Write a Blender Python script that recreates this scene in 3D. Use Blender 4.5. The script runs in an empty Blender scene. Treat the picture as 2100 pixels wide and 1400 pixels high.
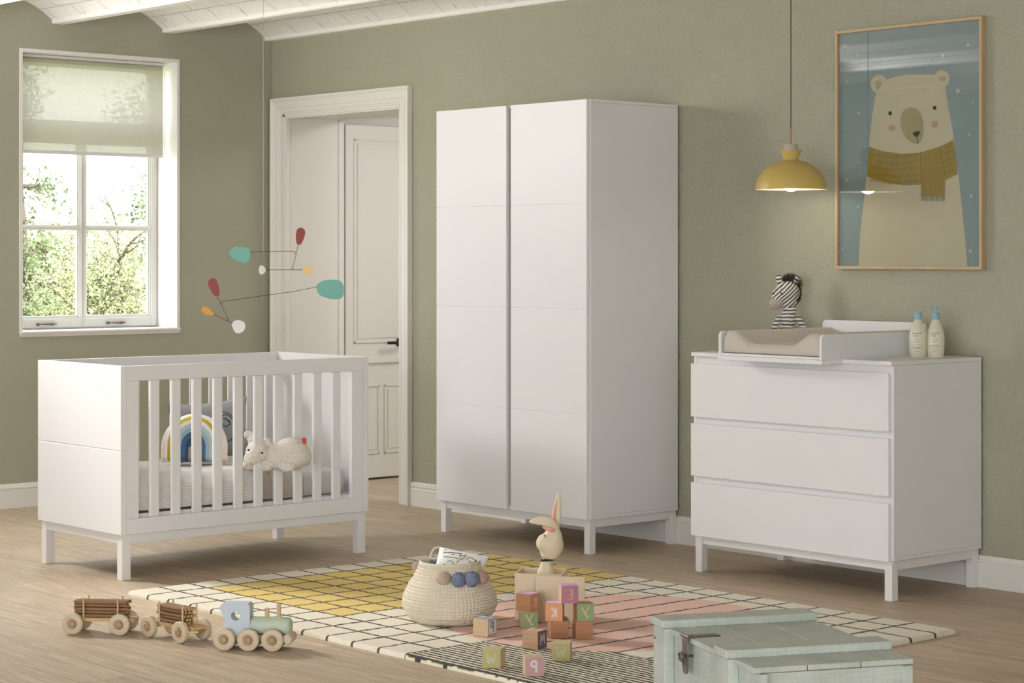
import bpy, bmesh, math, random
from mathutils import Vector, Matrix, noise as mnoise
random.seed(7)
PI = math.pi
# ------------------------------------------------------------------ camera, world, lights, exposure
F = 4308.65; YAW = math.radians(48.868); Y0 = 528.0; EYE = 1.3
FW = Vector((-math.sin(YAW), math.cos(YAW), 0)); RT = Vector((math.cos(YAW), math.sin(YAW), 0))
sc = bpy.context.scene
C = sc.collection
cam_d = bpy.data.cameras.new('camera'); cam = bpy.data.objects.new('camera', cam_d); C.objects.link(cam)
cam.location = (0, 0, EYE); cam.rotation_euler = (PI/2, 0, YAW)
cam_d.sensor_width = 36; cam_d.lens = F/2100*36; cam_d.shift_y = -(700-Y0)/2100; cam_d.clip_end = 200
sc.camera = cam
w = bpy.data.worlds.new('world'); sc.world = w; w.use_nodes = True
bg = w.node_tree.nodes['Background']; bg.inputs[0].default_value = (0.975, 0.995, 1.04, 1); bg.inputs[1].default_value = 5.7
def area(name, loc, target, sx, sy, energy, col, spread=180):
    l = bpy.data.lights.new(name, 'AREA'); l.shape = 'RECTANGLE'; l.size = sx; l.size_y = sy; l.energy = energy; l.color = col
    l.spread = math.radians(spread)
    o = bpy.data.objects.new(name, l); C.objects.link(o); o.location = loc
    o.rotation_euler = (Vector(target)-Vector(loc)).to_track_quat('-Z', 'Y').to_euler(); return o
area('key_light', (-9.45, 3.4, 2.24), (-6.2, 4.9, 0.9), 0.8, 0.5, 43, (1.0, 0.98, 0.95), 175)
area('rug_fill', (-9.45, 3.4, 2.2), (-6.0, 4.45, 0.0), 0.6, 0.4, 5.2, (1.0, 0.97, 0.92), 38)  # added narrow beam that brightens the rug, no separate source known
area('ceiling_fill', (-9.3, 4.3, 1.9), (-8.8, 4.9, 2.7), 0.3, 0.3, 5.5, (1.0, 0.98, 0.95), 150)  # added off-frame fill to lift the ceiling, not a lamp of the room
area('hall_fill', (-8.3, 8.4, 2.36), (-8.6, 8.3, 0), 1.0, 0.8, 24, (1.0, 0.96, 0.91))  # added unseen fill so the hall and door leaf are not dark
sun = bpy.data.lights.new('sun', 'SUN'); sun.energy = 14.0; sun.angle = math.radians(2); sun.color = (1, .96, .86)
so = bpy.data.objects.new('sun', sun); C.objects.link(so)
so.rotation_euler = Vector((-0.62, -0.45, -0.75)).to_track_quat('-Z', 'Y').to_euler(); so.location = (-12, 9, 8)
vs = sc.view_settings
vs.view_transform = 'Standard'; vs.look = 'None'; vs.gamma = 1; vs.use_curve_mapping = False; vs.exposure = 0.25

# ------------------------------------------------------------------ helpers
def s2l(h):
    if isinstance(h, str):
        h = h.lstrip('#'); c = [int(h[i:i+2], 16)/255 for i in (0, 2, 4)]
    else: c = h
    return tuple((x/12.92 if x <= .04045 else ((x+.055)/1.055)**2.4) for x in c)
def ray(px, py): return FW*F + RT*(px-1050) + Vector((0, 0, Y0-py))
def on_z(px, py, z=0):
    d = ray(px, py); return Vector((0, 0, EYE)) + d*((z-EYE)/d.z)
def on_y(px, py, y):
    d = ray(px, py); return Vector((0, 0, EYE)) + d*(y/d.y)
def on_x(px, py, x):
    d = ray(px, py); return Vector((0, 0, EYE)) + d*(x/d.x)
def at_d(px, py, D):                        # point at a distance D along the viewing axis
    return Vector((0, 0, EYE)) + ray(px, py)*(D/F)
def nd(nt, t, x=0, y=0, **kw):
    n = nt.nodes.new(t)
    for k, v in kw.items(): setattr(n, k, v)
    return n
MATS = {}
def mat(name, col, rough=.5, bump=0, bscale=200, var=0, vscale=8, metal=0, spec=.5, coat=0, sheen=0, stretch=None, emit=0, bdist=.002, subs=0):
    if name in MATS: return MATS[name]
    m = bpy.data.materials.new(name); m.use_nodes = True; nt = m.node_tree; b = nt.nodes['Principled BSDF']
    c = s2l(col)
    b.inputs['Base Color'].default_value = (*c, 1); b.inputs['Roughness'].default_value = rough
    b.inputs['Metallic'].default_value = metal; b.inputs['Specular IOR Level'].default_value = spec
    b.inputs['Coat Weight'].default_value = coat; b.inputs['Sheen Weight'].default_value = sheen
    if emit: b.inputs['Emission Color'].default_value = (*c, 1); b.inputs['Emission Strength'].default_value = emit
    if bump or var:
        tc = nd(nt, 'ShaderNodeTexCoord'); mp = nd(nt, 'ShaderNodeMapping')
        nt.links.new(tc.outputs['Object'], mp.inputs[0])
        if stretch: mp.inputs['Scale'].default_value = stretch
    if bump:
        n = nd(nt, 'ShaderNodeTexNoise'); n.inputs['Scale'].default_value = bscale; n.inputs['Detail'].default_value = 3
        nt.links.new(mp.outputs[0], n.inputs['Vector'])
        bp = nd(nt, 'ShaderNodeBump'); bp.inputs['Strength'].default_value = bump; bp.inputs['Distance'].default_value = bdist
        nt.links.new(n.outputs['Fac'], bp.inputs['Height']); nt.links.new(bp.outputs[0], b.inputs['Normal'])
    if var:
        n = nd(nt, 'ShaderNodeTexNoise'); n.inputs['Scale'].default_value = vscale; n.inputs['Detail'].default_value = 5
        nt.links.new(mp.outputs[0], n.inputs['Vector'])
        r = nd(nt, 'ShaderNodeMapRange'); r.inputs['From Min'].default_value = .3; r.inputs['From Max'].default_value = .7
        r.inputs['To Min'].default_value = 1-var; r.inputs['To Max'].default_value = 1+var
        nt.links.new(n.outputs['Fac'], r.inputs['Value'])
        mx = nd(nt, 'ShaderNodeVectorMath', operation='SCALE'); mx.inputs[0].default_value = c
        nt.links.new(r.outputs[0], mx.inputs['Scale']); nt.links.new(mx.outputs[0], b.inputs['Base Color'])
    MATS[name] = m; return m
def vcol_mat(name, rough=.9, bump=.5, bscale=300, sheen=.2, bdist=.003):
    if name in MATS: return MATS[name]
    m = bpy.data.materials.new(name); m.use_nodes = True; nt = m.node_tree; b = nt.nodes['Principled BSDF']
    a = nd(nt, 'ShaderNodeVertexColor'); a.layer_name = 'Col'; nt.links.new(a.outputs[0], b.inputs['Base Color'])
    b.inputs['Roughness'].default_value = rough; b.inputs['Sheen Weight'].default_value = sheen; b.inputs['Specular IOR Level'].default_value = .2
    tc = nd(nt, 'ShaderNodeTexCoord'); n = nd(nt, 'ShaderNodeTexNoise'); n.inputs['Scale'].default_value = bscale; n.inputs['Detail'].default_value = 2
    nt.links.new(tc.outputs['Object'], n.inputs['Vector'])
    bp = nd(nt, 'ShaderNodeBump'); bp.inputs['Strength'].default_value = bump; bp.inputs['Distance'].default_value = bdist
    nt.links.new(n.outputs['Fac'], bp.inputs['Height']); nt.links.new(bp.outputs[0], b.inputs['Normal'])
    MATS[name] = m; return m

class B:
    """collects shapes in one bmesh"""
    def __init__(s): s.bm = bmesh.new()
    def box(s, x0, x1, y0, y1, z0, z1, bev=0, M=None, seg=1):
        r = bmesh.ops.create_cube(s.bm, size=1)
        vs_ = r['verts']
        for v in vs_:
            v.co = Vector(((x0+x1)/2+v.co.x*(x1-x0), (y0+y1)/2+v.co.y*(y1-y0), (z0+z1)/2+v.co.z*(z1-z0)))
        if bev:
            es = list({e for v in vs_ for e in v.link_edges})
            r2 = bmesh.ops.bevel(s.bm, geom=es, offset=bev, segments=seg, affect='EDGES', profile=.6)
            vs_ = list({v for f in r2['faces'] for v in f.verts} | {v for v in vs_ if v.is_valid})
        if M is not None:
            for v in vs_: v.co = M @ v.co
        return s
    def ell(s, c, r, rot=None, u=24, v=16):
        rr = bmesh.ops.create_uvsphere(s.bm, u_segments=u, v_segments=v, radius=1)
        for q in rr['verts']:
            p = Vector((q.co.x*r[0], q.co.y*r[1], q.co.z*r[2]))
            if rot is not None: p = rot @ p
            q.co = p + Vector(c)
            
        return s
    def lathe(s, prof, c=(0, 0, 0), n=32, sx=1, sy=1, M=None, cap=True):
        rings = []
        for (r, z) in prof:
            ring = []
            for i in range(n):
                a = 2*PI*i/n
                p = Vector((c[0]+r*math.cos(a)*sx, c[1]+r*math.sin(a)*sy, c[2]+z))
                if M is not None: p = M @ p
                ring.append(s.bm.verts.new(p))
            rings.append(ring)
        for a, b in zip(rings, rings[1:]):
            for i in range(n):
                s.bm.faces.new((a[i], a[(i+1) % n], b[(i+1) % n], b[i]))
        if cap:
            if prof[0][0] > 1e-6: s.bm.faces.new(list(reversed(rings[0])))
            if prof[-1][0] > 1e-6: s.bm.faces.new(rings[-1])
        return s
    def tube(s, pts, r, n=8, cap=True):
        pts = [Vector(p) for p in pts]; rings = []
        rs = r if isinstance(r, (list, tuple)) else [r]*len(pts)
        prev = None
        for i, p in enumerate(pts):
            t = (pts[min(i+1, len(pts)-1)]-pts[max(i-1, 0)]).normalized()
            if prev is None:
                u = t.orthogonal().normalized()
            else:
                u = (prev - t*prev.dot(t)); u = u.normalized() if u.length > 1e-6 else t.orthogonal().normalized()
            prev = u; v = t.cross(u)
            rings.append([s.bm.verts.new(p+(u*math.cos(2*PI*k/n)+v*math.sin(2*PI*k/n))*rs[i]) for k in range(n)])
        for a, b in zip(rings, rings[1:]):
            for k in range(n): s.bm.faces.new((a[k], a[(k+1) % n], b[(k+1) % n], b[k]))
        if cap:
            s.bm.faces.new(list(reversed(rings[0]))); s.bm.faces.new(rings[-1])
        return s
    def prism(s, poly, axis_map, d0, d1):
        """extrude 2D polygon; axis_map(u,v,d)->Vector"""
        a = [s.bm.verts.new(axis_map(u, v, d0)) for u, v in poly]
        b = [s.bm.verts.new(axis_map(u, v, d1)) for u, v in poly]
        n = len(poly)
        s.bm.faces.new(a); s.bm.faces.new(list(reversed(b)))
        for i in range(n): s.bm.faces.new((a[i], b[i], b[(i+1) % n], a[(i+1) % n]))
        return s
    def poly(s, pts):
        s.bm.faces.new([s.bm.verts.new(Vector(p)) for p in pts]); return s
    def grid(s, nu, nv, f, wrap=False, two=False):
        R = [[s.bm.verts.new(f(i/(nu if wrap else nu-1), j/(nv-1))) for j in range(nv)] for i in range(nu)]
        for i in range(nu if wrap else nu-1):
            for j in range(nv-1):
                k = (i+1) % nu
                s.bm.faces.new((R[i][j], R[k][j], R[k][j+1], R[i][j+1]))
        return s
    def obj(s, name, m, parent=None, smooth=False, loc=None, weld=False, colfn=None, norm=True):
        if weld: bmesh.ops.remove_doubles(s.bm, verts=s.bm.verts, dist=1e-5)
        if norm: bmesh.ops.recalc_face_normals(s.bm, faces=s.bm.faces)
        me = bpy.data.meshes.new(name); s.bm.to_mesh(me); s.bm.free()
        me.materials.append(m)
        if smooth:
            for p in me.polygons: p.use_smooth = True
            if smooth == 'auto':
                try: me.set_sharp_from_angle(angle=math.radians(40))
                except Exception: pass
        if colfn:
            ca = me.color_attributes.new('Col', 'FLOAT_COLOR', 'POINT')
            for i, v in enumerate(me.vertices):
                ca.data[i].color = (*colfn(v.co), 1)
        o = bpy.data.objects.new(name, me); C.objects.link(o)
        if parent: o.parent = parent
        if loc: o.location = loc
        return o
def thing(name, label, cat, loc=(0, 0, 0), rz=0, group=None):
    o = bpy.data.objects.new(name, None); o.empty_display_size = .05; C.objects.link(o)
    o.location = loc; o.rotation_euler = (0, 0, rz); return tag(o, label, cat, group)
def tag(o, label, cat, group=None):
    o['label'] = label; o['category'] = cat
    if group: o['group'] = group
    return o
def struct(o): o['kind'] = 'structure'; return o
def lab(o, t): o['label'] = t; return o
def stroke_pts(pts, n=6):
    """catmull-rom through 2D/3D points"""
    P = [Vector(p) for p in pts]
    if len(P) < 3: return [P[0].lerp(P[-1], i/n) for i in range(n+1)]
    out = []
    for i in range(len(P)-1):
        p0 = P[max(i-1, 0)]; p1 = P[i]; p2 = P[i+1]; p3 = P[min(i+2, len(P)-1)]
        for k in range(n):
            t = k/n
            out.append(.5*((2*p1)+(p2-p0)*t+(2*p0-5*p1+4*p2-p3)*t*t+(3*p1-p0-3*p2+p3)*t**3))
    out.append(P[-1]); return out

# ------------------------------------------------------------------ materials
white = mat('white_lacquer', '#e7e7e8', .42, bump=.03, bscale=500)
white2 = mat('white_satin_legs', '#e6e5e3', .45, bump=.03, bscale=500)
trimw = mat('white_trim_paint', '#e3e1db', .45, bump=.04, bscale=60)
def wall_mat(name, col, strength, dist, sc1):
    m = bpy.data.materials.new(name); m.use_nodes = True; nt = m.node_tree; b = nt.nodes['Principled BSDF']
    b.inputs['Base Color'].default_value = (*s2l(col), 1); b.inputs['Roughness'].default_value = .62; b.inputs['Specular IOR Level'].default_value = .4
    tc = nd(nt, 'ShaderNodeTexCoord')
    n0 = nd(nt, 'ShaderNodeTexNoise'); n0.inputs['Scale'].default_value = 9; n0.inputs['Detail'].default_value = 3
    nt.links.new(tc.outputs['Object'], n0.inputs['Vector'])
    ad = nd(nt, 'ShaderNodeVectorMath', operation='MULTIPLY_ADD'); ad.inputs[1].default_value = (.12, .12, .12)
    nt.links.new(n0.outputs['Color'], ad.inputs[0]); nt.links.new(tc.outputs['Object'], ad.inputs[2])
    v = nd(nt, 'ShaderNodeTexVoronoi'); v.feature = 'DISTANCE_TO_EDGE'; v.inputs['Scale'].default_value = sc1*.95
    nt.links.new(ad.outputs[0], v.inputs['Vector'])
    vr = nd(nt, 'ShaderNodeMapRange'); vr.inputs['From Max'].default_value = .22; nt.links.new(v.outputs['Distance'], vr.inputs['Value'])
    n1 = nd(nt, 'ShaderNodeTexNoise'); n1.inputs['Scale'].default_value = sc1*1.8; n1.inputs['Detail'].default_value = 4; n1.inputs['Distortion'].default_value = 1.2
    nt.links.new(tc.outputs['Object'], n1.inputs['Vector'])
    n2 = nd(nt, 'ShaderNodeTexNoise'); n2.inputs['Scale'].default_value = 2.2; n2.inputs['Detail'].default_value = 2
    nt.links.new(tc.outputs['Object'], n2.inputs['Vector'])
    mm = nd(nt, 'ShaderNodeMath', operation='MULTIPLY'); nt.links.new(vr.outputs[0], mm.inputs[0]); nt.links.new(n2.outputs['Fac'], mm.inputs[1])
    a2 = nd(nt, 'ShaderNodeMath', operation='MULTIPLY_ADD'); a2.inputs[1].default_value = 1.3
    nt.links.new(n1.outputs['Fac'], a2.inputs[0]); nt.links.new(mm.outputs[0], a2.inputs[2])
    bp = nd(nt, 'ShaderNodeBump'); bp.inputs['Strength'].default_value = strength; bp.inputs['Distance'].default_value = dist
    nt.links.new(a2.outputs[0], bp.inputs['Height']); nt.links.new(bp.outputs[0], b.inputs['Normal'])
    return m
wall_right_m = wall_mat('sage_plaster_rough', '#a9a994', .6, .0045, 58)
wall_left_m = wall_mat('sage_plaster_smooth', '#a5a591', .3, .003, 42)

# ------------------------------------------------------------------ setting
XW, YW = -9.935, 6.86
XO, YH = -10.19, 7.27          # outer side of the left wall, hall side of the right wall
WY0, WY1, WZ0, WZ1 = 5.285, 6.222, .915, 2.375     # window opening
# floor: oak planks running along x
fm = bpy.data.materials.new('oak_planks'); fm.use_nodes = True; nt = fm.node_tree; b = nt.nodes['Principled BSDF']
tc = nd(nt, 'ShaderNodeTexCoord')
br = nd(nt, 'ShaderNodeTexBrick'); br.offset = .37; br.inputs['Scale'].default_value = 1
br.inputs['Brick Width'].default_value = 1.9; br.inputs['Row Height'].default_value = .19; br.inputs['Mortar Size'].default_value = .0012
br.inputs['Mortar Smooth'].default_value = .2; br.inputs['Bias'].default_value = 0
br.inputs['Color1'].default_value = (0, 0, 0, 1); br.inputs['Color2'].default_value = (1, 1, 1, 1); br.inputs['Mortar'].default_value = (.5, .5, .5, 1)
nt.links.new(tc.outputs['Object'], br.inputs['Vector'])
mp = nd(nt, 'ShaderNodeMapping'); mp.inputs['Scale'].default_value = (1.2, 16, 1); nt.links.new(tc.outputs['Object'], mp.inputs[0])
off = nd(nt, 'ShaderNodeVectorMath', operation='MULTIPLY_ADD'); off.inputs[1].default_value = (7, 31, 0)
nt.links.new(br.outputs['Color'], off.inputs[0]); nt.links.new(mp.outputs[0], off.inputs[2])
g1 = nd(nt, 'ShaderNodeTexNoise'); g1.inputs['Scale'].default_value = 2.2; g1.inputs['Detail'].default_value = 7; g1.inputs['Distortion'].default_value = 1.6
nt.links.new(off.outputs[0], g1.inputs['Vector'])
g2 = nd(nt, 'ShaderNodeTexNoise'); g2.inputs['Scale'].default_value = 12; g2.inputs['Detail'].default_value = 3
nt.links.new(off.outputs[0], g2.inputs['Vector'])
mx = nd(nt, 'ShaderNodeMix', data_type='FLOAT'); mx.inputs[0].default_value = .3
nt.links.new(g1.outputs['Fac'], mx.inputs[2]); nt.links.new(g2.outputs['Fac'], mx.inputs[3])
cr = nd(nt, 'ShaderNodeValToRGB'); cr.color_ramp.elements[0].position = .3; cr.color_ramp.elements[1].position = .68
cr.color_ramp.elements[0].color = (*s2l('#a3907a'), 1); cr.color_ramp.elements[1].color = (*s2l('#d3c1a7'), 1)
nt.links.new(mx.outputs[0], cr.inputs[0])
pv = nd(nt, 'ShaderNodeMapRange'); pv.inputs['To Min'].default_value = .9; pv.inputs['To Max'].default_value = 1.06; nt.links.new(br.outputs['Color'], pv.inputs['Value'])
sm = nd(nt, 'ShaderNodeVectorMath', operation='SCALE'); nt.links.new(cr.outputs[0], sm.inputs[0]); nt.links.new(pv.outputs[0], sm.inputs['Scale'])
mo = nd(nt, 'ShaderNodeMix', data_type='RGBA'); nt.links.new(br.outputs['Fac'], mo.inputs[0]); nt.links.new(sm.outputs[0], mo.inputs[6]); mo.inputs[7].default_value = (*s2l('#7d6a55'), 1)
nt.links.new(mo.outputs[2], b.inputs['Base Color']); b.inputs['Roughness'].default_value = .48; b.inputs['Specular IOR Level'].default_value = .35
bp = nd(nt, 'ShaderNodeBump'); bp.inputs['Strength'].default_value = .12; bp.inputs['Distance'].default_value = .002
nt.links.new(mx.outputs[0], bp.inputs['Height']); nt.links.new(bp.outputs[0], b.inputs['Normal'])
struct(B().box(XW, 2.5, -3, 9.6, -.12, 0).obj('floor', fm))

# left wall with the window opening
lw = B()
lw.box(XO, XW, -3, WY0-.018, -.12, 2.75); lw.box(XO, XW, WY1+.018, 9.6, -.12, 2.75)
lw.box(XO, XW, WY0-.018, WY1+.018, -.12, WZ0-.012); lw.box(XO, XW, WY0-.018, WY1+.018, WZ1+.018, 2.75)
struct(lw.obj('wall_left', wall_left_m))
DX0, DX1, DZ = -9.824, -8.743, 2.11                # door opening
rw = B()
rw.box(XW, DX0, YW, YH, 0, 2.75); rw.box(DX1, 2.5, YW, YH, 0, 2.75); rw.box(DX0, DX1, YW, YH, DZ, 2.75)
struct(rw.obj('wall_right', wall_right_m))
hallm = mat('hall_white_paint', '#dedbd4', .6)
struct(B().box(XW, 2.5, 9.5, 9.6, 0, 2.6).obj('wall_back', hallm))
# the rest of the room behind the camera, with unseen openings shaped to let in daylight fill
rwm = mat('pale_room_paint', '#cfccbf', .7)
wb_ = B(); wb_.box(XW, 2.6, -3.1, -3, 0, .15); wb_.box(XW, 2.6, -3.1, -3, 2.56, 2.75); wb_.box(XW, -4.5, -3.1, -3, .15, 2.56); wb_.box(1.5, 2.6, -3.1, -3, .15, 2.56)
struct(wb_.obj('wall_front', rwm))
wb_ = B(); wb_.box(2.5, 2.6, -3, YW, 0, .15); wb_.box(2.5, 2.6, -3, YW, 2.56, 2.75); wb_.box(2.5, 2.6, -3, -2, .15, 2.56); wb_.box(2.5, 2.6, 1, YW, .15, 2.56)
struct(wb_.obj('wall_end', rwm))
struct(B().box(XW, XW+.006, YH, 9.5, 0, 2.45).obj('wall_hall', hallm))
# ceiling: brick vaults between beams running along x
cm = bpy.data.materials.new('whitewashed_brick'); cm.use_nodes = True; nt = cm.node_tree; b = nt.nodes['Principled BSDF']
tc = nd(nt, 'ShaderNodeTexCoord')
br = nd(nt, 'ShaderNodeTexBrick'); br.inputs['Scale'].default_value = 1; br.inputs['Brick Width'].default_value = .26; br.inputs['Row Height'].default_value = .11
br.inputs['Mortar Size'].default_value = .006; br.inputs['Mortar Smooth'].default_value = .6
nt.links.new(tc.outputs['Object'], br.inputs['Vector'])
n1 = nd(nt, 'ShaderNodeTexNoise'); n1.inputs['Scale'].default_value = 30; n1.inputs['Detail'].default_value = 5; nt.links.new(tc.outputs['Object'], n1.inputs['Vector'])
mp = nd(nt, 'ShaderNodeMapping'); mp.inputs['Scale'].default_value = (38, 5, 5); nt.links.new(tc.outputs['Object'], mp.inputs[0])
n2 = nd(nt, 'ShaderNodeTexNoise'); n2.inputs['Scale'].default_value = 1.6; n2.inputs['Detail'].default_value = 3; nt.links.new(mp.outputs[0], n2.inputs['Vector'])
st = nd(nt, 'ShaderNodeMapRange'); st.inputs['From Min'].default_value = .66; st.inputs['From Max'].default_value = .74; nt.links.new(n2.outputs['Fac'], st.inputs['Value'])
h = nd(nt, 'ShaderNodeMath', operation='MULTIPLY_ADD'); h.inputs[1].default_value = -1.0; nt.links.new(br.outputs['Fac'], h.inputs[0]); nt.links.new(n1.outputs['Fac'], h.inputs[2])
h2 = nd(nt, 'ShaderNodeMath', operation='SUBTRACT'); nt.links.new(h.outputs[0], h2.inputs[0]); nt.links.new(st.outputs[0], h2.inputs[1])
bp = nd(nt, 'ShaderNodeBump'); bp.inputs['Strength'].default_value = .8; bp.inputs['Distance'].default_value = .009
nt.links.new(h2.outputs[0], bp.inputs['Height']); nt.links.new(bp.outputs[0], b.inputs['Normal'])
mo = nd(nt, 'ShaderNodeMix', data_type='RGBA'); mo.inputs[6].default_value = (*s2l('#f3f1ee'), 1); mo.inputs[7].default_value = (*s2l('#c9c6c0'), 1)
fz = nd(nt, 'ShaderNodeMath', operation='MULTIPLY'); fz.inputs[1].default_value = .55; nt.links.new(st.outputs[0], fz.inputs[0]); nt.links.new(fz.outputs[0], mo.inputs[0])
nt.links.new(mo.outputs[2], b.inputs['Base Color']); b.inputs['Roughness'].default_value = .8
PITCH = .674; YB = 6.842                            # beam axes at YB - k*PITCH
cl = B()
prof = []
k = 0
ys = []
CX0, CX1 = XW, 2.55
y = YB
R_ = .46; half = PITCH/2-.037
def arc_z(u): return math.sqrt(R_*R_-u*u)-math.sqrt(R_*R_-half*half)
pts = [(7.0, 2.531), (YB-.0, 2.531)]
for k in range(15):
    yc = YB-k*PITCH
    pts.append((yc-.030, 2.531)); pts.append((yc-.037, 2.537)); pts.append((yc-.037, 2.552)); pts.append((yc-.041, 2.552))
    ym = yc-PITCH/2
    for i in range(13):
        u = half-.004-(2*half-.008)*i/12
        pts.append((ym+u, 2.552+arc_z(u)))
    yn = YB-(k+1)*PITCH
    pts += [(yn+.037, 2.552), (yn+.037, 2.537), (yn+.030, 2.531)]
yend = pts[-1][0]
poly = pts+[(yend, 2.95), (7.0, 2.95)]
va = [cl.bm.verts.new((CX0, p[0], p[1])) for p in poly]; vb = [cl.bm.verts.new((CX1, p[0], p[1])) for p in poly]
for i in range(len(poly)):
    j = (i+1) % len(poly); cl.bm.faces.new((va[i], va[j], vb[j], vb[i]))
ce = struct(cl.obj('ceiling', cm, smooth='auto')); ce.data.materials.append(mat('whitewashed_beam', '#f1efeb', .7, bump=.15, bscale=25))
for p_ in ce.data.polygons:
    if p_.center.z < 2.5525: p_.material_index = 1
struct(B().box(XW, 2.5, YH, 9.6, 2.45, 2.55).obj('ceiling_hall', hallm))

# baseboards: moulded profile
def baseboard(name, p0, p1, nrm, h=.125):
    bb = B(); p0 = Vector(p0); p1 = Vector(p1); n = Vector(nrm)
    prof = [(0, 0), (.015, 0), (.015, h-.036), (.0125, h-.033), (.0125, h-.028), (.0165, h-.024), (.0165, h-.018), (.011, h-.014), (.010, h-.008), (.006, h), (0, h)]
    a = [bb.bm.verts.new(p0+n*q[0]+Vector((0, 0, q[1]))) for q in prof]; c = [bb.bm.verts.new(p1+n*q[0]+Vector((0, 0, q[1]))) for q in prof]
    for i in range(len(prof)-1): bb.bm.faces.new((a[i], a[i+1], c[i+1], c[i]))
    bb.bm.faces.new(a); bb.bm.faces.new(list(reversed(c)))
    return struct(bb.obj(name, trimw))
baseboard('baseboard_left', (XW, -3, 0), (XW, YW, 0), (1, 0, 0))
baseboard('baseboard_right', (DX1+.09, YW, 0), (2.5, YW, 0), (0, -1, 0))

# door casing (mitred moulded frame)
def casing():
    o = B(); x0, x1, zt = DX0, DX1, DZ
    prof = [(0, 0), (0, .012), (.008, .014), (.014, .011), (.030, .013), (.034, .018), (.052, .020), (.066, .026), (.072, .024), (.080, .032), (.092, .032), (.092, 0)]
    path = [((x0, 0), (-1, 0)), ((x0, zt), (-1, 1)), ((x1, zt), (1, 1)), ((x1, 0), (1, 0))]
    rings = []
    for (px, pz), (dx, dz) in path:
        rings.append([o.bm.verts.new((px+dx*q[0], YW-q[1], pz+dz*q[0])) for q in prof])
    for a, b_ in zip(rings, rings[1:]):
        for i in range(len(prof)-1): o.bm.faces.new((a[i], a[i+1], b_[i+1], b_[i]))
    return o
struct(casing().obj('trim_1', trimw))
# door lining with stops and recessed panels in the deep reveal
dl = B()
dl.box(DX0, DX0+.014, YW-.004, YH, 0, DZ, .001); dl.box(DX1-.014, DX1, YW-.004, YH, 0, DZ, .001); dl.box(DX0, DX1, YW-.004, YH, DZ-.014, DZ, .001)
dl.box(DX0+.014, DX0+.024, YW+.0, YW+.03, 0, DZ-.014, .002); dl.box(DX1-.024, DX1-.014, YW, YW+.03, 0, DZ-.014, .002); dl.box(DX0+.014, DX1-.014, YW, YW+.03, DZ-.024, DZ-.014, .002)
dl.box(DX0+.014, DX0+.024, YH-.035, YH, 0, DZ-.014, .002); dl.box(DX1-.024, DX1-.014, YH-.035, YH, 0, DZ-.014, .002); dl.box(DX0+.014, DX1-.014, YH-.035, YH, DZ-.026, DZ-.014, .002)
struct(dl.obj('trim_2', mat('door_lining_paint', '#e5e2dc', .5)))
# open door leaf in the hall
leafm = mat('door_leaf_paint', '#dedcd6', .48)
dr = thing('door_1', 'x', 'door', (-9.80, YH+.012, 0)); del dr['label']; del dr['category']; struct(dr)
d = B(); LW = .52
T = .04
def leaf_panel(d, y0, y1, z0, z1):
    # raised mould around a recessed field
    for (a, b2, c_, e) in ((y0, y1, z0, z0+.012), (y0, y1, z1-.012, z1), (y0, y0+.012, z0, z1), (y1-.012, y1, z0, z1)):
        d.box(.0, .006, a, b2, c_, e, .0025)
    d.box(0, .004, y0+.028, y1-.028, z0+.028, z1-.028, .0018)
d.box(-T, 0, 0, LW, .012, 2.072, .002)
leaf_panel(d, .055, LW-.055, .80, 1.99)
leaf_panel(d, .055, LW/2-.017, .15, .555); leaf_panel(d, LW/2+.017, LW-.055, .15, .555)
d.box(0, .016, .0, LW, .683, .715, .003)
d.obj('door_leaf', leafm, dr)
blk = mat('black_metal', '#121212', .35, metal=.3)
hb = B(); hb.lathe([(.0, 0), (.026, 0), (.026, .006), (.02, .009), (0, .009)], M=Matrix.Translation((0, LW-.13, .80)) @ Matrix.Rotation(PI/2, 4, 'Y'), n=20)
hb.tube([(.008, LW-.13, .80), (.045, LW-.13, .80), (.05, LW-.15, .80), (.05, LW-.25, .80)], .009, 10)
hb.obj('door_handle', blk, dr, smooth='auto')

# window
wn = thing('window_1', 'x', 'w', (-10.13, 0, 0)); del wn['label']; del wn['category']; struct(wn)
wf = mat('window_paint', '#dcdad6', .45)
def frame_rect(b_, y0, y1, z0, z1, wd, d0, d1, bev=.002):
    b_.box(d0, d1, y0, y1, z0, z0+wd, bev); b_.box(d0, d1, y0, y1, z1-wd, z1, bev)
    b_.box(d0, d1, y0, y0+wd, z0+wd, z1-wd, bev); b_.box(d0, d1, y1-wd, y1, z0+wd, z1-wd, bev)
YM = (WY0+WY1)/2
o_ = B(); frame_rect(o_, WY0, WY1, WZ0, WZ1, .022, -.05, -.012); o_.box(-.05, -.008, WY0+.02, WY1-.02, 1.965, 2.015, .003); o_.box(-.05, -.014, YM-.014, YM+.014, WZ0+.02, 1.97, .002)
frame_rect(o_, WY0+.022, WY1-.022, 2.013, WZ1-.02, .028, -.04, -.014)
o_.obj('window_frame', wf, wn)
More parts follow.
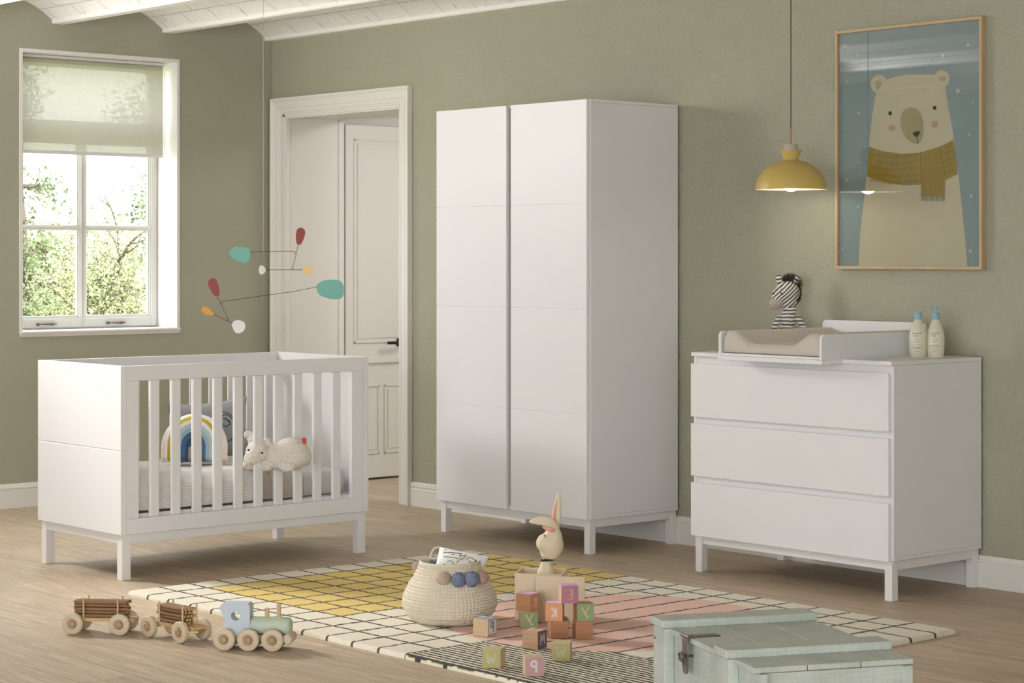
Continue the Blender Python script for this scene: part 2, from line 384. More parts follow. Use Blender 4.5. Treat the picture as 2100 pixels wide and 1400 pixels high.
for (a, c_) in ((WY0+.012, YM-.001), (YM+.001, WY1-.004)):
    s_ = B(); z0, z1 = WZ0+.008, 1.967
    la, lc = (.034, .012) if a < YM-.1 else (.012, .034)      # slim meeting stiles
    s_.box(-.036, 0, a, a+la, z0, z1, .002); s_.box(-.036, 0, c_-lc, c_, z0, z1, .002); s_.box(-.036, 0, a+la, c_-lc, z1-.034, z1, .002); s_.box(-.036, 0, a+la, c_-lc, z0, z0+.048, .002)
    frame_rect(s_, a+la-.002, c_-lc+.002, z0+.044, z1-.032, .010, -.036, -.006, .002)
    frame_rect(s_, a+la+.006, c_-lc-.006, z0+.052, z1-.040, .012, -.036, -.014, .003)
    s_.box(-.036, -.006, a+la+.004, c_-lc-.004, 1.448, 1.476, .004); s_.box(-.036, -.002, a+la+.002, c_-lc-.002, 1.456, 1.468, .003)
    s_.obj('window_sash', wf, wn)
gm = bpy.data.materials.new('clear_pane'); gm.use_nodes = True; nt = gm.node_tree; nt.nodes.clear()
out = nd(nt, 'ShaderNodeOutputMaterial'); tr = nd(nt, 'ShaderNodeBsdfTransparent'); gl = nd(nt, 'ShaderNodeBsdfGlossy'); gl.inputs['Roughness'].default_value = .01
ms = nd(nt, 'ShaderNodeMixShader'); ms.inputs[0].default_value = .06
pass; nt.links.new(tr.outputs[0], ms.inputs[1]); nt.links.new(gl.outputs[0], ms.inputs[2]); nt.links.new(ms.outputs[0], out.inputs[0])
for (a, c_, z0, z1) in ((WY0+.05, YM-.02, WZ0+.06, 1.92), (YM+.02, WY1-.045, WZ0+.06, 1.92), (WY0+.045, WY1-.045, 2.035, WZ1-.045)):
    B().box(-.026, -.022, a, c_, z0, z1).obj('window_pane', gm, wn)
iron = mat('aged_iron', '#6d6a66', .38, metal=.8)
for yc in (5.53, 5.955):
    h_ = B(); zc = WZ0+.028
    L_ = .105
    h_.ell((.012, yc-L_/2, zc), (.008, .0085, .0085)); h_.ell((.012, yc+L_/2-.02, zc), (.008, .0085, .0085)); h_.ell((.012, yc+L_/2-.002, zc+.001), (.004, .006, .004))
    h_.tube([(.010, yc-L_/2, zc), (.012, yc-.03, zc), (.014, yc, zc), (.014, yc+.02, zc), (.011, yc+L_/2-.01, zc)], [.003, .0025, .005, .0052, .003], 8)
    h_.box(0, .006, yc-L_/2-.006, yc-L_/2+.006, zc-.008, zc+.008, .002); h_.box(0, .006, yc+L_/2-.026, yc+L_/2-.014, zc-.008, zc+.008, .002)
    h_.obj('window_handle', iron, wn, smooth='auto')
# reveal lining and slim casing on the room side
rv = B(); rvm = mat('reveal_paint', '#e8e6e2', .5, bump=.05, bscale=40)
rv.box(XO, XW+.006, WY1, WY1+.018, WZ0, WZ1+.018, .001); rv.box(XO, XW+.006, WY0-.018, WY0, WZ0, WZ1+.018, .001); rv.box(XO, XW+.006, WY0-.0, WY1, WZ1, WZ1+.018, .001)
struct(rv.obj('trim_3', rvm))
sl = B(); sl.box(XO, XW+.016, WY0-.018, WY1+.022, WZ0-.012, WZ0, .003); 
sl.prism([(XW, WZ0-.03), (XW+.004, WZ0-.03), (XW+.014, WZ0-.012), (XW, WZ0-.012)], lambda u, v, dd: Vector((u, dd, v)), WY0-.014, WY1+.018)
struct(sl.obj('trim_4', rvm))

# roller blind
bm_ = bpy.data.materials.new('blind_fabric'); bm_.use_nodes = True; nt = bm_.node_tree; nt.nodes.clear()
out = nd(nt, 'ShaderNodeOutputMaterial'); tr = nd(nt, 'ShaderNodeBsdfTransparent'); tr.inputs[0].default_value = (.95, .95, .91, 1)
df = nd(nt, 'ShaderNodeBsdfDiffuse'); df.inputs[0].default_value = (*s2l('#d2d1c6'), 1); tl = nd(nt, 'ShaderNodeBsdfTranslucent'); tl.inputs[0].default_value = (*s2l('#cbcac2'), 1)
m1 = nd(nt, 'ShaderNodeMixShader'); m1.inputs[0].default_value = .42; nt.links.new(df.outputs[0], m1.inputs[1]); nt.links.new(tl.outputs[0], m1.inputs[2])
tcx = nd(nt, 'ShaderNodeTexCoord'); wv = nd(nt, 'ShaderNodeTexNoise'); wv.inputs['Scale'].default_value = 260; mpx = nd(nt, 'ShaderNodeMapping'); mpx.inputs['Scale'].default_value = (1, .25, 1)
nt.links.new(tcx.outputs['Object'], mpx.inputs[0]); nt.links.new(mpx.outputs[0], wv.inputs['Vector'])
mr = nd(nt, 'ShaderNodeMapRange'); mr.inputs['To Min'].default_value = .74; mr.inputs['To Max'].default_value = .86; mr.inputs['From Min'].default_value = .3; mr.inputs['From Max'].default_value = .7
nt.links.new(wv.outputs['Fac'], mr.inputs['Value'])
m2 = nd(nt, 'ShaderNodeMixShader'); nt.links.new(mr.outputs[0], m2.inputs[0])
nt.links.new(tr.outputs[0], m2.inputs[1]); nt.links.new(m1.outputs[0], m2.inputs[2]); nt.links.new(m2.outputs[0], out.inputs[0])
bl = thing('roller_blind', 'sheer pale green roller blind half lowered in the window', 'blind', (-10.02, WY0+.02, 0))
BW = WY1-WY0-.055
B().box(-.001, .001, .01, BW, 1.868, 2.33).obj('blind_fabric', bm_, bl)
B().box(-.004, .004, .006, BW+.003, 1.85, 1.869, .003).obj('bottom_bar', white, bl)
q = B(); q.tube([(-.012, .0, 2.345), (-.012, BW, 2.345)], .016, 16); q.obj('blind_roller', mat('blind_roll', '#b4b69f', .7), bl, smooth='auto')
B().box(-.035, .012, -.003, BW+.006, 2.358, 2.3735, .002).obj('head_rail', wf, bl)
q = B(); q.tube([(0, BW+.006, 2.34), (.002, BW+.012, 2.3), (.002, BW+.012, 1.86)], .0022, 6); q.obj('pull_chain', white, bl)

# ------------------------------------------------------------------ outdoors
def leaf_mat(name, c1, c2):
    m = bpy.data.materials.new(name); m.use_nodes = True; nt = m.node_tree; nt.nodes.clear()
    out = nd(nt, 'ShaderNodeOutputMaterial'); oi = nd(nt, 'ShaderNodeTexCoord'); n = nd(nt, 'ShaderNodeTexNoise'); n.inputs['Scale'].default_value = 9; nt.links.new(oi.outputs['Object'], n.inputs['Vector'])
    r = nd(nt, 'ShaderNodeMapRange'); r.inputs['From Min'].default_value = .35; r.inputs['From Max'].default_value = .65; nt.links.new(n.outputs['Fac'], r.inputs['Value'])
    x = nd(nt, 'ShaderNodeMix', data_type='RGBA'); x.inputs[6].default_value = (*s2l(c1), 1); x.inputs[7].default_value = (*s2l(c2), 1); nt.links.new(r.outputs[0], x.inputs[0])
    a = nd(nt, 'ShaderNodeBsdfDiffuse'); t = nd(nt, 'ShaderNodeBsdfTranslucent'); nt.links.new(x.outputs[2], a.inputs[0]); nt.links.new(x.outputs[2], t.inputs[0])
    ms = nd(nt, 'ShaderNodeMixShader'); ms.inputs[0].default_value = .45; nt.links.new(a.outputs[0], ms.inputs[1]); nt.links.new(t.outputs[0], ms.inputs[2]); nt.links.new(ms.outputs[0], out.inputs[0])
    return m
leafA = leaf_mat('leaf_yellow_green', '#565d42', '#c9cea6'); leafB = leaf_mat('leaf_green', '#37432f', '#8c9a72')
bark = mat('bark', '#4a4136', .9, bump=.6, bscale=60)
def leaf_quad(bm, p, s, rnd):
    n = Vector((rnd.gauss(0, 1), rnd.gauss(0, 1), rnd.gauss(0, 1))).normalized(); u = n.orthogonal().normalized()
    u.rotate(Matrix.Rotation(rnd.random()*6.28, 3, n)); v = n.cross(u)
    c = n*s*.15
    a = [p-u*s*.5, p+v*s*.32+c, p+u*s*.5, p-v*s*.32+c]
    bm.faces.new([bm.verts.new(q) for q in a])
def branches(b_, base, top, spread, n, seed):
    rnd = random.Random(seed); tips = []
    base = Vector(base); top = Vector(top)
    trunk = [base.lerp(top, i/8)+Vector((rnd.gauss(0, .04), rnd.gauss(0, .04), 0)) for i in range(9)]
    b_.tube(trunk, [.07*(1-i/10) for i in range(9)], 7)
    for i in range(n):
        s = trunk[rnd.randint(2, 8)]; d = Vector((rnd.gauss(0, 1), rnd.gauss(0, 1), rnd.gauss(.25, .5))).normalized()
        L = spread*rnd.uniform(.4, 1); P = [s]
        for k in range(6):
            d = (d+Vector((rnd.gauss(0, .25), rnd.gauss(0, .25), rnd.gauss(0, .2)))).normalized(); P.append(P[-1]+d*L/6)
        b_.tube(P, [.022*(1-k/7) for k in range(7)], 5); tips += P[2:]
        for j in range(2):
            s2 = P[rnd.randint(2, 5)]; d2 = (d+Vector((rnd.gauss(0, .8), rnd.gauss(0, .8), rnd.gauss(0, .6)))).normalized(); Q = [s2]
            for k in range(4):
                d2 = (d2+Vector((rnd.gauss(0, .3), rnd.gauss(0, .3), rnd.gauss(0, .2)))).normalized(); Q.append(Q[-1]+d2*L/10)
            b_.tube(Q, [.009*(1-k/5) for k in range(5)], 4); tips += Q[1:]
    return tips
def tree(name, label, cat, base, top, spread, nb, per, leaf, seed, lm, jit=.16, zcut=None):
    t = thing(name, label, cat, base); rnd = random.Random(seed)
    b_ = B(); tips = branches(b_, (0, 0, 0), Vector(top)-Vector(base), spread, nb, seed); b_.obj('branches', bark, t)
    f = B()
    for p in tips:
        for k in range(per):
            leaf_quad(f.bm, p+Vector((rnd.gauss(0, jit), rnd.gauss(0, jit), rnd.gauss(0, jit))), leaf*rnd.uniform(.6, 1.3), rnd)
    f.obj('foliage', lm, t, norm=False)
# what the window looks out on: the line of sight runs on from the window towards -x, +y
def out_pt(px, py, d):   # a point d metres beyond the glass on the sight line of the window
    p = on_x(px, py, -10.15); return p + ray(px, py).normalized()*d
def gz(p, z): return (p.x, p.y, z)
P1 = out_pt(235, 560, 6.5); tree('shrub', 'pale yellow green shrub filling the lower right window pane', 'shrub', gz(P1, -.6), gz(P1, 1.15), .8, 64, 46, .030, 11, leafA)
P2 = out_pt(95, 560, 9.6); tree('shrub', 'pale bushy shrub filling the lower left window pane', 'shrub', gz(P2, -.6), gz(P2, 1.1), .8, 60, 40, .030, 12, leafA)
P3 = out_pt(285, 470, 3.4); tree('tree', 'leafy green tree at the right edge of the window view', 'tree', gz(P3+Vector((.12, .30, 0)), -.6), gz(P3+Vector((.12, .30, 0)), 3.2), .5, 54, 26, .036, 13, leafB, .07)
P4 = out_pt(60, 380, 3.0); tree('tree', 'tree with bare twisting lower branches at the left edge of the window view', 'tree', gz(P4+Vector((-.02, -.06, 0)), -.6), gz(P4+Vector((-.02, -.1, 0)), 3.2), .5, 30, 16, .036, 14, leafB, .06)
P5 = out_pt(180, 520, 12); tree('tree', 'distant pale tree seen above the shrubs through the window', 'tree', gz(P5, -.6), gz(P5, 1.25), 1.2, 70, 24, .05, 15, leafA, .25)
struct(B().box(-40, XO, -10, 40, -.75, -.6).obj('ground', mat('lawn', '#8f9a63', .9, var=.25, vscale=3)))

# ------------------------------------------------------------------ crib
cr_ = thing('crib', 'white baby crib with slatted side standing beneath the window', 'crib', (-7.727, 4.987, 0))
ox, oy = -7.727, 4.987
def R(x0, x1, y0, y1, z0, z1, bev=.0015): return (x0-ox, x1-ox, y0-oy, y1-oy, z0, z1, bev)
CXa, CXb = -8.069, -7.385
e_ = B(); e_.box(*R(CXa, CXb, 4.365, 4.391, .184, .5205)); e_.box(*R(CXa, CXb, 4.365, 4.391, .5240, .864)); e_.box(*R(CXa+.002, CXb-.002, 4.367, 4.390, .2, .85, 0)); e_.obj('end_panel', white, cr_)
e_ = B(); e_.box(*R(CXa, CXb, 5.586, 5.611, .184, .864)); e_.obj('end_panel', white, cr_)
for (xa, xb) in ((CXb-.024, CXb-.0015), (CXa+.0015, CXa+.024)):
    B().box(*R(xa, xb, 4.392, 5.585, .803, .863)).obj('top_rail', white, cr_)
    B().box(*R(xa, xb, 4.392, 5.585, .184, .247)).obj('bottom_rail', white, cr_)
    B().box(*R(xa, xb, 4.392, 4.449, .2475, .8025)).obj('stile', white, cr_); B().box(*R(xa, xb, 5.52, 5.585, .2475, .8025)).obj('stile', white, cr_)
    for k in range(10):
        yc = 4.526+k*.1017
        B().box(*R(xa+.003, xb-.003, yc-.0225, yc+.0225, .247, .803, .004)).obj('slat', white, cr_)
B().box(*R(CXa+.026, CXb-.026, 4.393, 5.584, .243, .262)).obj('mattress_base', white, cr_)
for (xa, ya) in ((CXb-.051, 4.377), (CXb-.051, 5.562), (CXa+.011, 4.377), (CXa+.011, 5.562)):
    B().box(*R(xa, xa+.04, ya, ya+.04, 0, .1835)).obj('leg', white2, cr_)
for xa in (CXb-.032, CXa+.014): B().box(*R(xa, xa+.018, 4.417, 5.562, .146, .1835)).obj('apron', white2, cr_)
for ya in (4.381, 5.58): B().box(*R(CXa+.051, CXb-.051, ya, ya+.018, .146, .1835)).obj('apron', white2, cr_)

def rbox(x0, x1, y0, y1, z0, z1, r, seg=5):
    b_ = B(); b_.box(x0, x1, y0, y1, z0, z1, r, seg=seg); return b_
ma = rbox(-8.03, -7.456, 4.40, 5.545, .262, .368, .03).obj('mattress', mat('mattress_fabric', '#cfcdca', .9, bump=.3, bscale=400), smooth=True)
tag(ma, 'light grey fitted mattress inside the white crib', 'mattress')
def drape(name, y0, y1, zt, m, xin, xfront, zlow, t=.012, wob=.006, seed=0, sag=0, colr=None, bulge=.0):
    """cloth over the mattress: across x it runs flat on top and folds down at the front"""
    def prof(s, yy):
        L1 = xfront-xin-.05
        n = mnoise.noise(Vector((yy*7+seed, s*3.1, seed)))*wob + mnoise.noise(Vector((yy*19+seed, s*8.1, seed)))*wob*.4
        if s < .55:
            a = s/.55; return Vector((xin+L1*a, yy, zt(yy)+n*.8))
        if s < .72:
            a = (s-.55)/.17*PI/2; return Vector((xin+L1+.05*math.sin(a), yy, zt(yy)-.05+.05*math.cos(a)+n*(1-s)))
        a = (s-.72)/.28; zz = zt(yy)-.05
        return Vector((xfront+bulge*math.sin(a*PI), yy, zz+(zlow-zz)*a))
    b_ = B(); b_.grid(70, 60, lambda u, v: prof(v, y0+(y1-y0)*u))
    o = b_.obj(name, m, smooth=True)
    md = o.modifiers.new('thick', 'SOLIDIFY'); md.thickness = t; md.offset = 0
    return o
dm = mat('beige_cotton', '#bfb4a6', .95, bump=.2, bscale=350, sheen=.2)
dv = drape('duvet', 4.405, 5.30, lambda y: .388+.008*math.sin((y-4.4)*7), dm, -8.0, -7.444, .270, .012, .010, 3)
tag(dv, 'beige cotton duvet folded over the crib mattress', 'duvet')
km = bpy.data.materials.new('ribbed_knit'); km.use_nodes = True; nt = km.node_tree; b = nt.nodes['Principled BSDF']; b.inputs['Roughness'].default_value = .95
tc = nd(nt, 'ShaderNodeTexCoord'); nz = nd(nt, 'ShaderNodeTexNoise'); nz.inputs['Scale'].default_value = 9
nt.links.new(tc.outputs['Object'], nz.inputs['Vector'])
av = nd(nt, 'ShaderNodeVectorMath', operation='MULTIPLY_ADD'); av.inputs[1].default_value = (.012, .012, .012); nt.links.new(nz.outputs['Color'], av.inputs[0]); nt.links.new(tc.outputs['Object'], av.inputs[2])
mv = nd(nt, 'ShaderNodeMapping'); mv.inputs['Rotation'].default_value = (0, PI/4, 0); nt.links.new(av.outputs[0], mv.inputs[0])
wv = nd(nt, 'ShaderNodeTexWave'); wv.bands_direction = 'Z'; wv.inputs['Scale'].default_value = 50; wv.inputs['Distortion'].default_value = .6; nt.links.new(mv.outputs[0], wv.inputs['Vector'])
rp = nd(nt, 'ShaderNodeMapRange'); rp.inputs['From Min'].default_value = 0; rp.inputs['From Max'].default_value = .14; nt.links.new(wv.outputs['Fac'], rp.inputs['Value'])
mo = nd(nt, 'ShaderNodeMix', data_type='RGBA'); mo.inputs[6].default_value = (*s2l('#aeaaa6'), 1); mo.inputs[7].default_value = (*s2l('#e9e6e3'), 1); nt.links.new(rp.outputs[0], mo.inputs[0]); nt.links.new(mo.outputs[2], b.inputs['Base Color'])
bp = nd(nt, 'ShaderNodeBump'); bp.inputs['Strength'].default_value = .5; bp.inputs['Distance'].default_value = .002; nt.links.new(wv.outputs['Fac'], bp.inputs['Height']); nt.links.new(bp.outputs[0], b.inputs['Normal'])
df_ = drape('duvet_fold', 5.13, 5.292, lambda y: .394, dm, -7.98, -7.434, .268, .008, .014, 21); df_.parent = dv
bk = drape('knit_blanket', 4.455, 5.03, lambda y: .414+.008*math.sin((y-4.3)*9), km, -7.97, -7.424, .272, .010, .010, 9)
tag(bk, 'pale grey ribbed knit blanket draped over the left end of the crib bedding', 'blanket')

# cushions -----------------------------------------------------------
def cushion_surface(W, H, T, p=3.0):
    def f(u, v):          # u, v in -1..1 -> half thickness
        return T/2*max(0, (1-abs(u)**p))**.5*max(0, (1-abs(v)**p))**.5
    return f
def cushion(bm, W, H, T, n=36, pinch=.10):
    f = cushion_surface(W, H, T)
    def pos(u, v, s):
        k = 1-pinch*(1-abs(v)**2)*abs(u)**4
        k2 = 1-pinch*(1-abs(u)**2)*abs(v)**4
        return Vector((u*W/2*k, s*f(u, v), v*H/2*k2))
    for s in (-1, 1):
        bm.grid(n, n, lambda a, b_: pos(a*2-1, b_*2-1, s))
    return pos
def cushion_stroke(b_, pos, pts, r=.0016, W=1, n=6):
    P = []
    for q in stroke_pts([(x, y, 0) for x, y in pts], n):
        P.append(pos(q.x, q.y, -1)+Vector((0, -.0008, 0)))
    b_.tube(P, r, 5)
ink = mat('black_ink', '#1b1b1d', .8)
def px_thing(px, py, D): return at_d(px, py, D)
# grey sleeping-face cushion
Dc = 9.16
g0 = at_d(430, 900, Dc)
g0 = at_d(431, 900, Dc)
gc = thing('face_cushion', 'grey cushion with a drawn sleeping face leaning at the back of the crib', 'cushion', (g0.x, g0.y, .428), YAW+.12)
b_ = B(); pos = cushion(b_, .345, .262, .11)
tilt = Matrix.Translation((0, 0, .120)) @ Matrix.Rotation(-.20, 4, 'X') @ Matrix.Rotation(-.09, 4, 'Y')
greyf = mat('grey_plush', '#9fa2a6', .95, bump=.35, bscale=250, sheen=.3, var=.06, vscale=20)
go = b_.obj('cushion_body', greyf, gc, smooth=True, weld=True); go.matrix_local = tilt
er = B(); er.lathe([(.030, 0), (.022, .016), (.006, .036), (0, .04)], n=12, sy=.45)
eo = er.obj('ear', greyf, gc, smooth=True); eo.matrix_local = tilt @ Matrix.Translation((-.150, 0, .112)) @ Matrix.Rotation(-.9, 4, 'Y')
fm_ = B()
for st_ in ([(.28, .52), (.45, .50), (.62, .28), (.70, -.02)], [(.30, .36), (.45, .42), (.60, .22), (.68, -.04)],
            [(.30, .30), (.42, .28), (.52, .12)], [(.30, .12), (.40, .02), (.52, .10)], [(.40, .26), (.50, .20), (.52, .06)],
            [(.34, -.42), (.42, -.47), (.52, -.40), (.58, -.26)], [(.50, -.42), (.55, -.50)], [(.56, -.36), (.62, -.42)], [(.585, -.28), (.65, -.30)],
            [(.86, -.30), (.92, -.34)], [(.86, -.22), (.88, -.30)]):
    cushion_stroke(fm_, pos, st_, .0015)
fo = fm_.obj('face_print', ink, gc); fo.matrix_local = tilt
# rainbow cushion
r0 = at_d(398, 950, 8.98)
rc = thing('rainbow_cushion', 'arched rainbow cushion with yellow, mint and blue bands standing on the crib blanket', 'cushion', (r0.x, r0.y, .428), YAW)
RW, RH, RTk = .285, .205, .075
def arch_r(x, z):       # normalised radius of the arch at local x, z (z from 0)
    zc = RH-RW/2
    if z > zc: return math.hypot(x, (z-zc))/(RW/2)
    return abs(x)/(RW/2)*(1+.0*(zc-z))
b_ = B(); NX = 64; NA = 96
def arch_pos(rho, th, s):   # rho 0..1, th 0..1 along outline parameter
    a = PI*th; zc = RH-RW/2
    # outline: left leg up, arc, right leg down, closed along the bottom
    per = zc*2+PI*RW/2; d = th*per
    if d < zc: p = Vector((-RW/2, d))
    elif d < zc+PI*RW/2:
        an = PI-(d-zc)/(RW/2); p = Vector((RW/2*math.cos(an), zc+RW/2*math.sin(an)))
    else: p = Vector((RW/2, zc-(d-zc-PI*RW/2)))
    c = Vector((0, max(0, min(p.y, zc))*1.0))
    q = c.lerp(p, rho)
    edge = min(1, (1-rho)/.28); eb = min(1, (q.y+.0)/.02) if q.y < .02 else 1
    th_ = RTk/2*math.sqrt(max(0, 1-(1-edge)**2))*math.sqrt(max(0.0, 1-(1-eb)**2))
    return Vector((q.x, s*th_, q.y))
for s in (-1, 1): b_.grid(NA, NX, lambda u, v: arch_pos(v, u, s))
bands = [(.23, '#39506e'), (.37, '#4d6c8c'), (.48, '#a3b8c9'), (.585, '#bdcfce'), (.68, '#f6f3ee'), (.775, '#cdb53a'), (.845, '#f8f5f1'), (.955, '#f3d8cf'), (9, '#f8f5f1')]
def rain(co):
    if co.z < .062 and abs(co.x+.006) < .012+.05*(.062-co.z): return s2l('#b0a494')
    r = arch_r(co.x, co.z); zc = RH-RW/2
    if co.z > zc:
        sn_ = (co.z-zc)/max(1e-4, math.hypot(co.x, co.z-zc)); r *= 1-.15*sn_**2
        if r > .775: return s2l('#f8f5f1') if sn_ > .5 else (s2l('#f8f5f1') if r < .845 or r > .955 else s2l('#f5e2da'))
    for lim, c in bands:
        if r < lim: return s2l(c)
ro = b_.obj('cushion_body', vcol_mat('print_cotton', .9, .15, 250), rc, smooth=True, weld=True, colfn=rain); ro.matrix_local = Matrix.Rotation(-.16, 4, 'X')

# knitted sheep ------------------------------------------------------
kn = bpy.data.materials.new('chunky_knit'); kn.use_nodes = True; nt = kn.node_tree; b = nt.nodes['Principled BSDF']; b.inputs['Roughness'].default_value = .95
tc = nd(nt, 'ShaderNodeTexCoord'); vo = nd(nt, 'ShaderNodeTexVoronoi'); vo.inputs['Scale'].default_value = 120; mp = nd(nt, 'ShaderNodeMapping'); mp.inputs['Scale'].default_value = (1, .8, 1.3); mp.inputs['Rotation'].default_value = (0, .6, 0)
nt.links.new(tc.outputs['Object'], mp.inputs[0]); nt.links.new(mp.outputs[0], vo.inputs['Vector'])
rr = nd(nt, 'ShaderNodeMapRange'); rr.inputs['From Min'].default_value = .5; rr.inputs['From Max'].default_value = 1.15; nt.links.new(vo.outputs['Distance'], rr.inputs['Value'])
mo = nd(nt, 'ShaderNodeMix', data_type='RGBA'); mo.inputs[6].default_value = (*s2l('#ece6dd'), 1); mo.inputs[7].default_value = (*s2l('#bfb6aa'), 1); nt.links.new(rr.outputs[0], mo.inputs[0]); nt.links.new(mo.outputs[2], b.inputs['Base Color'])
bp = nd(nt, 'ShaderNodeBump'); bp.invert = True; bp.inputs['Strength'].default_value = .9; bp.inputs['Distance'].default_value = .005; nt.links.new(vo.outputs['Distance'], bp.inputs['Height']); nt.links.new(bp.outputs[0], b.inputs['Normal'])
def blob(name, parts, m, parent, vox=.003, smooth_it=6, M=None):
    b_ = B()
    for c, r, *rot in parts: b_.ell(c, r, rot[0] if rot else None, 20, 14)
    o = b_.obj(name, m, parent, smooth=True)
    md = o.modifiers.new('remesh', 'REMESH'); md.mode = 'VOXEL'; md.voxel_size = vox; md.use_smooth_shade = True
    ms_ = o.modifiers.new('smooth', 'SMOOTH'); ms_.factor = .6; ms_.iterations = smooth_it
    if M is not None: o.matrix_local = M
    return o
s0 = at_d(575, 966, 8.93); SD = F/8.93
sh = thing('knitted_sheep', 'cream chunky knitted sheep toy lying on the crib mattress', 'soft toy', (s0.x, s0.y, .0), YAW)
def SP(px, py, dy=0): 
    p = at_d(px, py, 8.93); return (((px-575)/SD), dy, p.z)
blob('sheep_body', [(SP(597, 930), (.082, .062, .070)), (SP(625, 935, .01), (.028, .04, .045)), (SP(570, 934, -.01), (.05, .055, .058)),
    (SP(530, 926, -.03), (.052, .046, .05)), (SP(519, 938, -.045), (.034, .033, .036)), (SP(512, 952, -.03), (.03, .03, .024)),
    (SP(512, 892, -.02), (.026, .014, .02), Matrix.Rotation(.5, 3, 'Y')), (SP(520, 902, -.025), (.022, .018, .03)), (SP(548, 905, -.02), (.022, .015, .018)),
    (SP(592, 955, -.05), (.035, .024, .024)), (SP(548, 955, -.03), (.034, .03, .022))], kn, sh, .004, 4)
for p in ((514, 919, -.073), (542, 925, -.078)): B().ell(SP(*p), (.0048, .004, .0048), None, 12, 8).obj('eye', blk, sh, smooth=True)
B().ell(SP(519, 947, -.082), (.007, .003, .004), None, 12, 8).obj('nose', mat('pink_yarn', '#d98a80', .9), sh, smooth=True)
q = SP(625, 903, -.02); B().box(q[0]-.009, q[0]+.009, q[1]-.002, q[1]+.002, q[2]-.014, q[2]+.014, .001).obj('fabric_tag', mat('red_tag', '#c9504c', .8), sh)

# ------------------------------------------------------------------ hanging mobile above the crib
MD = 9.1; mobc = at_d(540, 516, MD)
mb = thing('hanging_mobile', 'hanging mobile with teal, red, yellow and white paddles above the crib', 'mobile', (mobc.x, mobc.y, mobc.z), YAW)
def MP(px, py, dy=0): return Vector(((px-540)*MD/F, dy, -(py-516)*MD/F))
rodm = mat('mobile_wire', '#4a4642', .45, metal=.4)
wc = mat('mobile_cord', '#c9c6bd', .8)
dz_top = 2.60-mobc.z
# the cord hangs from the vault
def ceil_z(y):
    k = math.floor((YB-y)/PITCH); ym = YB-k*PITCH-PITCH/2; return 2.552+arc_z(max(-half, min(half, y-ym)))
B().tube([(0, 0, 0), (0, 0, ceil_z(mobc.y)-mobc.z+.002)], .0011, 6).obj('cord', wc, mb)
B().tube([(0, 0, 0), MP(540, 610)], .00025, 4).obj('thread', wc, mb)
def wire(pts, r=.0012): B().tube([MP(*p) for p in pts], r, 6).obj('wire', rodm, mb)
wire([(509, 517), (540, 515.5), (603, 515), (606, 519)]); wire([(612, 500), (607, 522), (600, 550)]); wire([(543, 553), (620, 553)])
wire([(455, 619), (458, 618), (540, 606), (600, 598), (650, 588)]); wire([(445, 606), (456, 630), (468, 654)]); wire([(436, 644), (480, 664)])
for p in ((606, 518), (600, 551), (454, 622), (467, 655)):
    q = MP(*p); bb_ = B()
    bb_.tube([q+Vector((.005*math.cos(a*PI/6), 0, .005*math.sin(a*PI/6))) for a in range(13)], .0009, 5); bb_.obj('wire_loop', rodm, mb)
def paddle(pts, col, label, yaw=0):
    P = stroke_pts([(x, y, 0) for x, y in pts]+[(pts[0][0], pts[0][1], 0)], 6)[:-1]
    b_ = B(); b_.prism([(p.x, p.y) for p in P], lambda u, v, d: MP(u, v, d), -.0012, .0012)
    lab(b_.obj('paddle', mat('paddle_'+col, {'teal': '#7cbfb1', 'red': '#9a4238', 'white': '#efefed', 'yellow': '#ffd98c', 'orange': '#e3a544'}[col], .55), mb), label)
def c5(pts): return [(400+x/5.384, 440+y/5.384) for x, y in pts]
paddle(c5([(376, 425), (400, 378), (450, 355), (540, 360), (603, 385), (602, 480), (565, 528), (520, 528), (420, 490)]), 'teal', 'teal paddle')
paddle(c5([(1125, 165), (1165, 142), (1208, 165), (1214, 220), (1180, 310), (1145, 334), (1120, 310), (1114, 230)]), 'red', 'dark red paddle')
paddle(c5([(705, 600), (715, 568), (740, 560), (775, 590), (776, 630), (735, 662), (708, 640)]), 'white', 'white paddle')
paddle(c5([(1184, 608), (1215, 572), (1275, 563), (1298, 605), (1280, 652), (1225, 650)]), 'yellow', 'pale yellow paddle')
paddle(c5([(1330, 790), (1400, 735), (1490, 718), (1590, 725), (1637, 780), (1640, 880), (1590, 932), (1470, 925), (1370, 880)]), 'teal', 'large teal paddle')
paddle(c5([(140, 740), (180, 706), (230, 715), (262, 800), (268, 880), (240, 900), (200, 878), (155, 800)]), 'red', 'dark red paddle')
paddle(c5([(70, 1050), (95, 1018), (150, 1030), (203, 1090), (190, 1112), (110, 1100)]), 'orange', 'orange paddle')
paddle(c5([(403, 1215), (430, 1175), (490, 1165), (550, 1200), (545, 1270), (490, 1308), (440, 1295)]), 'white', 'white paddle')

